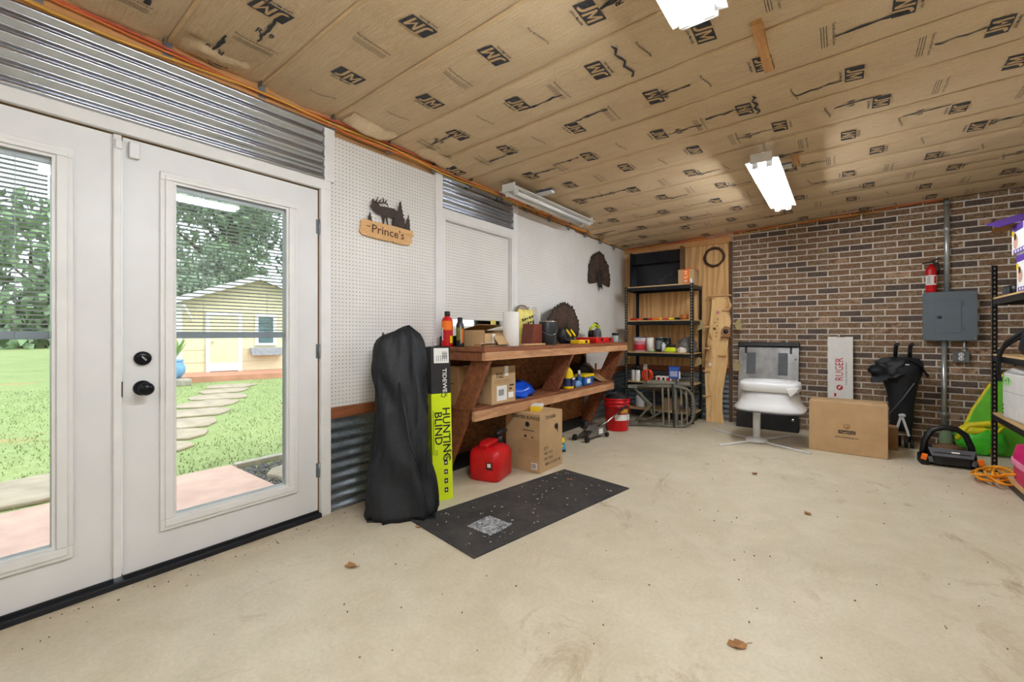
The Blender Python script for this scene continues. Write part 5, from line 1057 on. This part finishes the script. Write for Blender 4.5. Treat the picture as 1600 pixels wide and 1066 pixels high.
# cartons
t = thing('toy_carton', 'large closed brown carton with black logo before the brick wall', 'carton', (2.655, 5.25, 0), -1.5); MB().box(-.30, .30, 0, .34, 0, .49).build('carton_body', CARD, t, .006)
p = Print((0, 0, .245), (1, 0, 0), (0, 0, 1)); p.rect(.0, -.035, .13, .032, INK); p.text('HugglePod', 0, -.035, .026, CARD, .01, .0006, 1.0); p.text('www.hearthsong.com', 0, -.085, .022, INK, .008, xs=.95); p.disc(0, .02, .026, CARD2); p.disc(.0, .025, .016, CARD, .0004); p.rect(.004, .02, .004, .03, INK, .0006); p.rect(-.02, -.062, .004, .015, CARD2); p.rect(.02, -.062, .004, .015, CARD2); p.build(t)
MB().box(-.30, .30, .165, .175, .4895, .4908).build('top_seam', CARD2, t)
t = thing('small_brown_carton', 'small brown carton half hidden behind the large logo carton', 'carton', (2.93, 5.72, 0)); MB().box(-.12, .13, 0, .2, 0, .22).build('carton_body', CARD2, t, .004); MB().box(-.12, .13, .09, .11, .2195, .2205).build('tape', CARD, t)
t = thing('white_firearm_box', 'tall white box with red lettering leaning on the bricks', 'box', (2.60, 6.14, 0), 0, rx=-4); MB().box(-.115, .115, 0, .06, 0, 1.12).build('box_body', PAPER, t, .002); MB().box(.1151, .118, .005, .058, .2, .72).build('brown_inner_edge', CARD2, t); MB().box(-.03, .04, -.0005, .02, 1.115, 1.1205).build('top_notch', CARD2, t)
p = Print((0, 0, .70), (0, 0, 1), (-1, 0, 0)); p.text('RUGER', .05, .005, .105, REDI, .0, xs=.8); p.disc(-.155, .005, .03, REDI, n=20); p.disc(-.158, .01, .012, PAPER, .0006, 12); p.disc(-.14, .0, .008, PAPER, .0006, 10); p.rect(-.24, .045, .035, .02, REDI); p.text('RUGGED, RELIABLE FIREARMS', .0, -.055, .02, INK, .0, xs=.95); p.build(t)
# stroller
t = thing('folded_stroller', 'folded black umbrella stroller standing against the brick wall', 'stroller', (3.10, 5.95, 0), 0)
MB().loft([[(a * math.cos(q) * (1 + .12 * noise.noise((math.cos(q) * 2, math.sin(q) * 2, z * 5))) + dx, b * math.sin(q) + dy, z) for q in [6.2832 * k / 26 for k in range(26)]] for z, a, b, dx, dy in ((.16, .05, .05, .0, 0), (.22, .09, .07, .0, 0), (.4, .095, .08, 0, 0), (.55, .11, .09, .0, 0), (.68, .15, .1, -.01, 0), (.74, .18, .11, -.02, 0), (.80, .19, .12, -.02, 0), (.86, .17, .1, .0, 0), (.9, .12, .06, .02, .02), (.915, .06, .03, .02, .02))]).build('fabric_seat', BLACKF, t)
MB().ell((-.07, -.02, .775), (.165, .105, .12), 30, 18, nz=.5, fr=3.4, seed=3).build('canopy', BLACKF, t)
MB().grid(14, 8, lambda i, j: (-.24 + .24 * i, -.13 + .16 * j - .02 * math.sin(3 * i), .64 + .10 * i + .06 * math.sin(math.pi * j) + .02 * noise.noise((i * 6, j * 6, 0)))).build('canopy_hem', BLACKF, t)
MB().grid(12, 8, lambda i, j: (.04 + .16 * i, -.1 + .14 * j, .88 - .14 * i ** 2 + .02 * noise.noise((i * 5, j * 5, 3)) - .03 * j)).build('canopy_side', BLACKF, t)
for s in (-1, 1):
    x = .01 + s * .055
    MB().tube([(x, 0, .05), (x + s * .015, -.0, .45), (x, .0, .92), (x - .0, -.01, 1.0)], .011, 8).build('frame_tube', BLACKM, t); MB().tube([(x, -.0, .92), (x, -.01, 1.0), (x + .006, -.03, 1.04), (x + .012, -.06, 1.045)], .018, 10).build('handle', BLACK, t)
    for k in (-1, 1): MB().lathe([(.001, -.012), (.048, -.012), (.052, -.006), (.052, .006), (.048, .012), (.001, .012)], 20, 0, (x + k * .022 - s * .01, -.03 * s, .052), 'x').build('wheel', BLACK, t)
MB().bar((-.01, -.085, .32), (-.055, -.10, .14), .02, .006, (0, 1, 0)).build('grey_strap', plain('pale_strap', rgb(196, 198, 200), .7), t); MB().bar((-.0, -.085, .32), (.05, -.10, .13), .02, .006, (0, 1, 0)).build('grey_strap', MATS['pale_strap'], t); MB().ell((-.0, -.09, .33), (.03, .015, .02), 10, 6).build('strap_knot', MATS['pale_strap'], t)
MB().tube([(-.12, -.09, .3), (.0, -.11, .5), (.09, -.09, .66)], .006, 6).build('piping', GREY, t); MB().box(.02, .05, -.125, -.12, .84, .848).build('tag', PAPER, t)
# breaker panel, conduit, outlet
PAN = plain('panel_grey', rgb(104, 116, 126), .45, .15, var=.05, scale=3)
t = thing('breaker_panel', 'grey electrical breaker panel mounted on the brick wall', 'electrical panel', (3.485, FB, 1.09)); MB().box(-.19, .19, -.09, -.0005, 0, .485).build('enclosure', PAN, t, .004); MB().box(-.198, .198, -.098, -.0905, -.006, .49).build('cover', PAN, t, .003)
dr = MB().box(-.105, .085, -.104, -.0985, .07, .41).build('panel_door', PAN, t, .002); MB().box(-.1, -.055, -.1055, -.1041, .21, .25).build('latch_plate', plain('panel_dark', rgb(86, 96, 104), .4), dr); MB().box(-.085, -.06, -.109, -.1056, .22, .24).build('latch', BLACK, dr, .002)
for x in (-.18, .18):
    for z in (.02, .465): MB().lathe([(.001, -.1015), (.007, -.1015), (.008, -.0985), (.001, -.0985)], 12, 0, (x, 0, z), 'y').build('screw', CHROME, t)
for z in (.12, .36): MB().box(.095, .1, -.103, -.0986, z - .02, z + .02).build('door_hinge', CHROME, t)
COND = plain('galvanised_conduit', rgb(186, 194, 196), .28, .6, var=.1, scale=8)
t = thing('conduit_pipe', 'vertical steel conduit rising from the breaker panel to the ceiling', 'conduit', (3.475, FB - .025, 1.582)); MB().cyl((0, 0, 0), (0, 0, .93), .0215, n=18).build('pipe', COND, t); MB().cyl((0, 0, .62), (0, 0, .68), .0245, n=18).build('coupling', COND, t); MB().cyl((0, 0, .9), (0, 0, .945), .027, n=18).build('cap_fitting', STEEL, t)
for z in (.64,): MB().box(-.045, .045, .01, .024, z - .012, z + .012).build('strap', COND, t, .002)
t = thing('conduit_pipe', 'vertical steel conduit running from the breaker panel to the floor', 'conduit', (3.455, FB - .025, 0)); MB().cyl((0, 0, .0), (0, 0, 1.08), .021, n=18).build('pipe', COND, t); MB().box(-.045, .045, .01, .024, .32, .344).build('strap', COND, t, .002); MB().cyl((0, 0, .30), (0, 0, .345), .0245, n=18).build('coupling', COND, t)
t = thing('glass_jar', 'greenish glass jar hanging at the foot of the conduit', 'jar', (3.455, FB - .11, .06)); MB().lathe([(.001, 0), (.045, 0), (.052, .012), (.052, .13), (.04, .16), (.036, .175)], 22).build('jar_body', clear_mat('green_jar_glass', rgb(150, 176, 140), .6), t); MB().lathe([(.038, .172), (.039, .2), (.001, .202)], 20).build('lid', STEEL, t)
t.location.z = 0
t = thing('small_conduit', 'short thin conduit between the breaker panel and outlet', 'conduit', (3.60, FB - .03, .97)); MB().cyl((0, 0, 0), (0, 0, .112), .0105, n=14).build('pipe', COND, t); MB().cyl((0, 0, .0), (0, 0, .02), .015, n=14).build('fitting', COND, t)
t = thing('outlet_box', 'grey double outlet box under the breaker panel', 'outlet', (3.575, FB, .865)); MB().box(-.055, .055, -.05, -.0005, 0, .11).build('outlet_body', PAN, t, .006); MB().box(-.058, .058, -.054, -.0505, -.002, .112).build('cover_plate', plain('plate_grey', rgb(120, 126, 130), .4, .4), t, .002)
for z in (.036, .076): r_ = MB().lathe([(.001, -.057), (.021, -.057), (.022, -.0545), (.001, -.0545)], 16, 0, (0, 0, z), 'y').build('receptacle', WHITEP, t); MB().box(-.009, -.006, -.0578, -.0571, z - .006, z + .008).box(.006, .009, -.0578, -.0571, z - .006, z + .008).build('slots', INK, r_)
t = thing('fire_extinguisher', 'red fire extinguisher with white label standing above the breaker panel', 'fire extinguisher', (3.355, FB - .055, 1.5815)); MB().lathe([(.001, 0), (.04, 0), (.044, .006), (.044, .23), (.04, .25), (.025, .268), (.016, .275), (.016, .29)], 24).build('cylinder', REDP, t); wrap(t, 'instruction_label', .0446, .075, .175, PAPER, -175, 20); wrap(t, 'pictogram_strip', .045, .09, .165, REDI, -70, -40)
p = Print((-.012, -.0452, .125), (1, 0, 0), (0, 0, 1)); 
for i in range(5): p.rect(-.012, .035 - .016 * i, .03 - .006 * (i % 2), .005, INK)
p.build(t, 'label_text')
MB().cyl((0, 0, .285), (0, 0, .315), .014, n=14).build('valve', CHROME, t); MB().tube([(-.07, -.01, .305), (-.02, -.005, .31), (.0, 0, .315)], [.008, .008, .01], 8).build('lever', BLACK, t); MB().tube([(.0, 0, .32), (.03, -.005, .335), (.065, -.01, .35)], [.008, .008, .007], 8).build('handle', BLACK, t); MB().tube([(.01, 0, .31), (.05, 0, .3), (.06, .0, .24), (.055, .0, .18)], .009, 8).build('hose', BLACK, t)
MB().box(-.03, .03, .044, .054, .08, .2).build('wall_bracket', BLACKM, t)
# work light / tool tray with arched handle
t = thing('arched_tool_caddy', 'black and grey tool caddy with arched handle and orange corners', 'tool caddy', (3.36, 5.37, 0), 4)
MB().tube([(-.16, .02, .07), (-.145, .02, .2), (-.10, .02, .29), (-.02, .02, .325), (.06, .02, .315), (.115, .02, .27), (.15, .02, .17), (.165, .02, .05)], [.026, .024, .024, .024, .024, .024, .024, .026], 10).build('arched_handle', BLACK, t)
MB().add([(-.12, -.12, .02), (.12, -.12, .02), (.14, .12, .02), (-.14, .12, .02), (-.12, -.135, .13), (.12, -.135, .13), (.14, .12, .15), (-.14, .12, .15)], [(3, 2, 1, 0), (4, 5, 6, 7), (0, 1, 5, 4), (1, 2, 6, 5), (2, 3, 7, 6), (3, 0, 4, 7)]).build('bin', BLACK, t, .008)
MB().add([(-.13, -.142, .095), (.13, -.142, .095), (.15, -.12, .16), (-.15, -.12, .16), (-.13, -.132, .095), (.13, -.132, .095), (.15, -.11, .16), (-.15, -.11, .16)], [(0, 1, 2, 3), (7, 6, 5, 4), (0, 4, 5, 1), (3, 2, 6, 7), (0, 3, 7, 4), (1, 5, 6, 2)]).build('front_lip', GREY, t, .004)
p = Print((0.02, -.1325, .135), (1, 0, 0), (0, .3, 1), .003); p.rect(0, 0, .05, .012, PAPER); p.build(t, 'badge')
for s in (-1, 1):
    MB().loft([[(x_ * 1 + s * .165, y_ - .02, z_) for x_, y_, z_ in rr(.03, .1, z, .5, 16)] for z in (.0, .01, .05, .07)]).build('foot', BLACK, t); MB().rbox((s * .175, -.125, .075), (.04, .012, .055), (0, s * -12, 0)).build('orange_corner', ORANGE, t, .006)
    MB().rbox((s * .135, -.135, .06), (.03, .01, .05), (0, s * 12, 0)).build('grey_clip', GREY, t, .004)
MB().ell((0, 0, .15), (.1, .08, .03), 16, 8, nz=.4, fr=5).build('tray_contents', DARKW, t)
# pop-up tent
GRN = plain('green_nylon', rgb(106, 196, 50), .55, var=.12, scale=6); YNY = plain('yellow_nylon', rgb(226, 214, 30), .5, var=.1)
t = thing('popup_tent', 'bright green pop-up tent leaning in the corner behind the shelf', 'tent', (3.86, 6.06, 0), 0, rx=-8)
loop = [(-.34, .0), (-.30, .2), (-.22, .42), (-.1, .66), (0.02, .80), (.14, .80), (.26, .66), (.33, .4), (.35, .15), (.3, .0)]
MB().prism(loop, -.02, .02, 'xz').build('tent_panel', GRN, t, .01, True); MB().tube([(a, 0, max(b, .02)) for a, b in loop], .016, 8, closed=True).build('rim_hoop', YNY, t)
MB().tube([(-.36, -.12, .12), (-.28, -.14, .26), (-.1, -.14, .3), (.1, -.12, .26)], [.02, .03, .03, .02], 8).build('yellow_band', YNY, t); MB().ell((-.2, -.1, .13), (.17, .07, .13), 20, 12, nz=.35, fr=3).build('folded_panel', plain('bright_green', rgb(70, 190, 40), .4, var=.15, bump=.5), t)
MB().tube([(-.14, -.13, .02), (-.12, -.15, .18), (-.02, -.14, .32)], .012, 6).build('yellow_cord', YNY, t); MB().ell((-.24, -.12, .22), (.12, .05, .05), 16, 8, nz=.3, fr=4).build('yellow_fold', YNY, t)

# ------------------------------------------------------------------ right-hand rack and its load
rack('black slotted steel rack along the right wall', (4.06, 4.10, 0), 1.22, .45, 1.72, (1.45, .985, .50, .06), 90)
PUR = plain('purple_print', rgb(92, 60, 160), .5)
for i, (z, y0, x0, lb) in enumerate(((1.4505, 4.22, 3.64, 'lower white and purple diaper carton on the top rack shelf'), (1.731, 4.25, 3.625, 'upper white and purple diaper carton with open flaps'))):
    t = thing('diaper_carton', lb, 'carton', (x0, y0, z), 0, 'diaper cartons on the right rack'); hh = .28 if not i else .21
    MB().box(0, .28, 0, .56 if not i else .575, 0, hh).build('carton_body', PAPER, t, .003)
    p = Print((0, .28, hh / 2), (0, -1, 0), (0, 0, 1)); p.rect(-.16, hh * .38, .25, .05, PUR); p.disc(-.2, -.02, .05, plain('skin_tone_print', rgb(214, 170, 150), .6)); p.disc(-.21, .02, .026, plain('hair_print', rgb(70, 50, 42), .6), .0005); p.rect(-.258, .05, .05, .04, YEL, .0004); p.rect(0, -hh * .42, .5, .03, PUR)
    for q in range(6): p.rect(-.2 + .06 * q, -hh * .42, .035, .016, PAPER, .0005)
    p.build(t)
    p = Print((.14, .56 if not i else .575, hh / 2), (-1, 0, 0), (0, 0, 1)); p.rect(0, .02, .27, hh * .7, PUR); p.rect(0, -.09, .27, .04, YEL); p.build(t)
    if i: MB().rbox((-.02, .52, hh + .045), (.2, .16, .004), (20, -18, 10)).build('purple_flap', PUR, t); MB().rbox((.02, .61, hh + .01), (.22, .1, .004), (-18, 0, 0)).build('brown_flap', CARD2, t)
t = thing('black_basket', 'small black ribbed basket at the end of the top shelf', 'basket', (3.72, 5.05, 1.4505)); MB().loft([rr(.07, .1, 0), rr(.075, .105, .02), rr(.08, .12, .07), rr(.07, .11, .075)]).build('basket_body', BLACK, t)
for q in range(5): MB().box(-.085, -.079, -.09 + .04 * q, -.08 + .04 * q, .01, .06).build('rib', GREY, t)
t = thing('black_shoulder_bag', 'black bag with long webbing straps on the second shelf', 'bag', (3.80, 4.70, .9855)); MB().ell((0, 0, .10), (.15, .22, .17), 24, 14, nz=.2, fr=2, z0=-.58).build('bag_body', BLACKF, t)
MB().tube([(-.1, .1, .18), (-.17, .25, .08), (-.2, .33, .03), (-.2, .36, -.1), (-.2, .3, -.2)], .013, 6).build('strap', BLACKF, t); MB().tube([(-.12, .05, .2), (-.19, .2, .1), (-.205, .28, .0), (-.21, .3, -.15)], .013, 6).build('strap', BLACKF, t)
t = thing('white_diaper_pack', 'white box with green number 9 badge on the third shelf', 'box', (3.66, 4.42, .5005), 4)
MB().box(0, .3, 0, .62, 0, .36).build('box_body', plain('pack_white', rgb(226, 226, 226), .4, var=.04), t, .02); MB().loft([rr(.15, .31, .355, .3, 24, .15, .31), rr(.14, .29, .40, .4, 24, .17, .31), rr(.06, .22, .46, .6, 24, .2, .31)]).build('gathered_top', plain('pack_film', rgb(232, 232, 232), .25, var=.05, bump=.4), t)
p = Print((0, .31, .18), (0, -1, 0), (0, 0, 1)); p.disc(-.2, .11, .08, plain('mint_print', rgb(170, 224, 150), .6), ry=.035); p.text('9', -.175, .11, .065, plain('green_ink', rgb(40, 84, 50), .6), .01, .0005); p.rect(-.23, .112, .02, .012, MATS['green_ink'], .0005); p.rect(-.1, .03, .4, .002, GREY)
for q in range(3): p.rect(-.28, -.08 - .03 * q, .016, .02, INK)
p.build(t)
t = thing('cardboard_sheet', 'brown folded cardboard between rack post and white pack', 'cardboard', (3.70, 5.13, .5005)); MB().box(0, .26, 0, .03, 0, .42).build('sheet', CARD2, t, .002); MB().box(0, .26, .034, .06, 0, .40).build('second_sheet', CARD, t, .002)
t = thing('clear_bag', 'clear plastic bag of small yellow and red things before the white pack', 'bag', (3.635, 4.37, .5005)); MB().ell((0, 0, .12), (.035, .14, .13), 22, 14, nz=.3, fr=3, z0=-.92).build('film', CLEAR, t); MB().ell((0, -.03, .2), (.02, .03, .03), 10, 6).build('yellow_piece', YEL, t); MB().ell((.0, -.05, .06), (.025, .05, .05), 12, 8).build('red_piece', plain('orange_red', rgb(226, 96, 70), .5), t)
PNK = plain('hot_pink', rgb(206, 34, 110), .35, var=.08)
t = thing('pink_booster_seat', 'hot pink plastic child seat on the bottom shelf', 'child seat', (3.80, 4.66, .0605))
MB().loft([rr(.16, .22, 0, .5), rr(.175, .24, .03, .5), rr(.18, .25, .2, .5), rr(.165, .23, .27, .5), rr(.12, .18, .29, .6)]).build('seat_shell', PNK, t); MB().loft([rr(.186, .256, .135, .5), rr(.188, .258, .14, .5), rr(.188, .258, .175, .5), rr(.186, .256, .18, .5)]).build('pale_band', plain('pale_pink', rgb(240, 150, 190), .45), t)
t = thing('extension_cord', 'bright yellow-orange extension cord looped on floor and bottom shelf', 'cord', (3.62, 5.02, 0))
m = MB(); P = []
for i in range(90):
    q = i / 89 * 6.2832 * 4.5; k = i / 89; a = .16 + .05 * math.sin(q * .37 + 1); P.append((-.06 + a * .55 * math.cos(q) + .04 * math.sin(q * .5), -.02 + a * 1.1 * math.sin(q + .4) - .1 * k, .012 + .05 * k + .02 * (1 + math.sin(q * 1.7))))
m.tube(P, .0085, 7); m.tube([P[-1], (P[-1][0] + .06, P[-1][1] - .1, .12), (.1, -.35, .16), (.14, -.5, .12)], .0085, 7); m.build('cord_loops', plain('cord_amber', rgb(246, 160, 24), .4), t); MB().cyl(P[0], (P[0][0] - .03, P[0][1] - .04, .02), .014, .012, 10).build('plug', MATS['cord_amber'], t)
t = thing('blue_white_carton', 'white and blue carton at the near end of the bottom shelf', 'carton', (3.625, 4.28, .0605)); MB().box(0, .2, -.12, .16, 0, .36).build('carton_body', PAPER, t, .003); p = Print((0, .02, .18), (0, -1, 0), (0, 0, 1)); p.rect(0, .06, .27, .1, plain('lilac_print', rgb(150, 160, 210), .6)); p.rect(0, -.1, .27, .06, ORANGE); p.build(t)

# ------------------------------------------------------------------ litter on the floor
LEAFB = plain('dry_leaf', rgb(164, 118, 74), .8, var=.2)
def leaf(label, x, y, s, rz, seed):
    r = random.Random(seed); m = MB(); n = 14
    P = [(s * r.uniform(.5, 1) * math.cos(6.2832 * i / n), s * .7 * r.uniform(.5, 1) * math.sin(6.2832 * i / n), .004 + .3 * s * r.random()) for i in range(n)]
    m.add([(0, 0, .003)] + P, [(0, i + 1, (i + 1) % n + 1) for i in range(n)]); m.tube([(0, 0, .004), (s * 1.3, .1 * s, .008)], .0012, 5)
    tag(place(m.build('dry_leaf', LEAFB), (x, y, .0), rz), label, 'leaf', 'dry leaves on the floor')
leaf('curled dry brown leaf on the bare concrete in front', 2.32, 1.78, .045, 40, 1); leaf('dark thin leaf scrap on the concrete near the doors', .69, 1.23, .04, 20, 2); leaf('small dry leaf near the pedestal seat on the concrete', 2.05, 4.05, .035, 70, 3)
leaf('small brown leaf on the far end of the black mat', .93, 2.98, .03, 10, 4); place(bpy.data.objects['dry_leaf.003'], (.93, 2.98, .0085), 10)
leaf('leaf scrap halfway along the open floor', 2.45, 3.35, .03, 120, 5); leaf('tiny leaf by the foot of the black bag', .62, 1.72, .022, 15, 6)
m = MB(); rg = random.Random(11)
for i in range(260):
    x, y = rg.uniform(.2, 4.0), rg.uniform(.5, 6.0) if rg.random() < .8 else rg.uniform(1, 3)
    if rg.random() < .2: x, y = rg.uniform(.04, .25), rg.uniform(-.2, 1.6)
    s = rg.uniform(.002, .007); m.rbox((x, y, .002), (s, s * rg.uniform(.3, .9), .004), (0, 0, rg.uniform(0, 180)))
o = m.build('floor_debris', plain('debris', rgb(108, 92, 72), .9, var=.4)); o['kind'] = 'stuff'; o['label'] = 'scattered crumbs and chips of dirt on the concrete'; o['category'] = 'debris'
m = MB()
for i in range(70):
    a, b = rg.uniform(-.28, .28), rg.uniform(-.68, .68); s = rg.uniform(.004, .016); m.rbox((a, b, .0095), (s, s * rg.uniform(.2, .6), .002), (0, 0, rg.uniform(0, 180)))
o = m.build('paper_scraps', plain('scrap', rgb(206, 196, 180), .9, var=.2)); place(o, (.94, 2.428, 0), -9.3); o['kind'] = 'stuff'; o['label'] = 'pale scraps and shavings littering the mat'; o['category'] = 'debris'
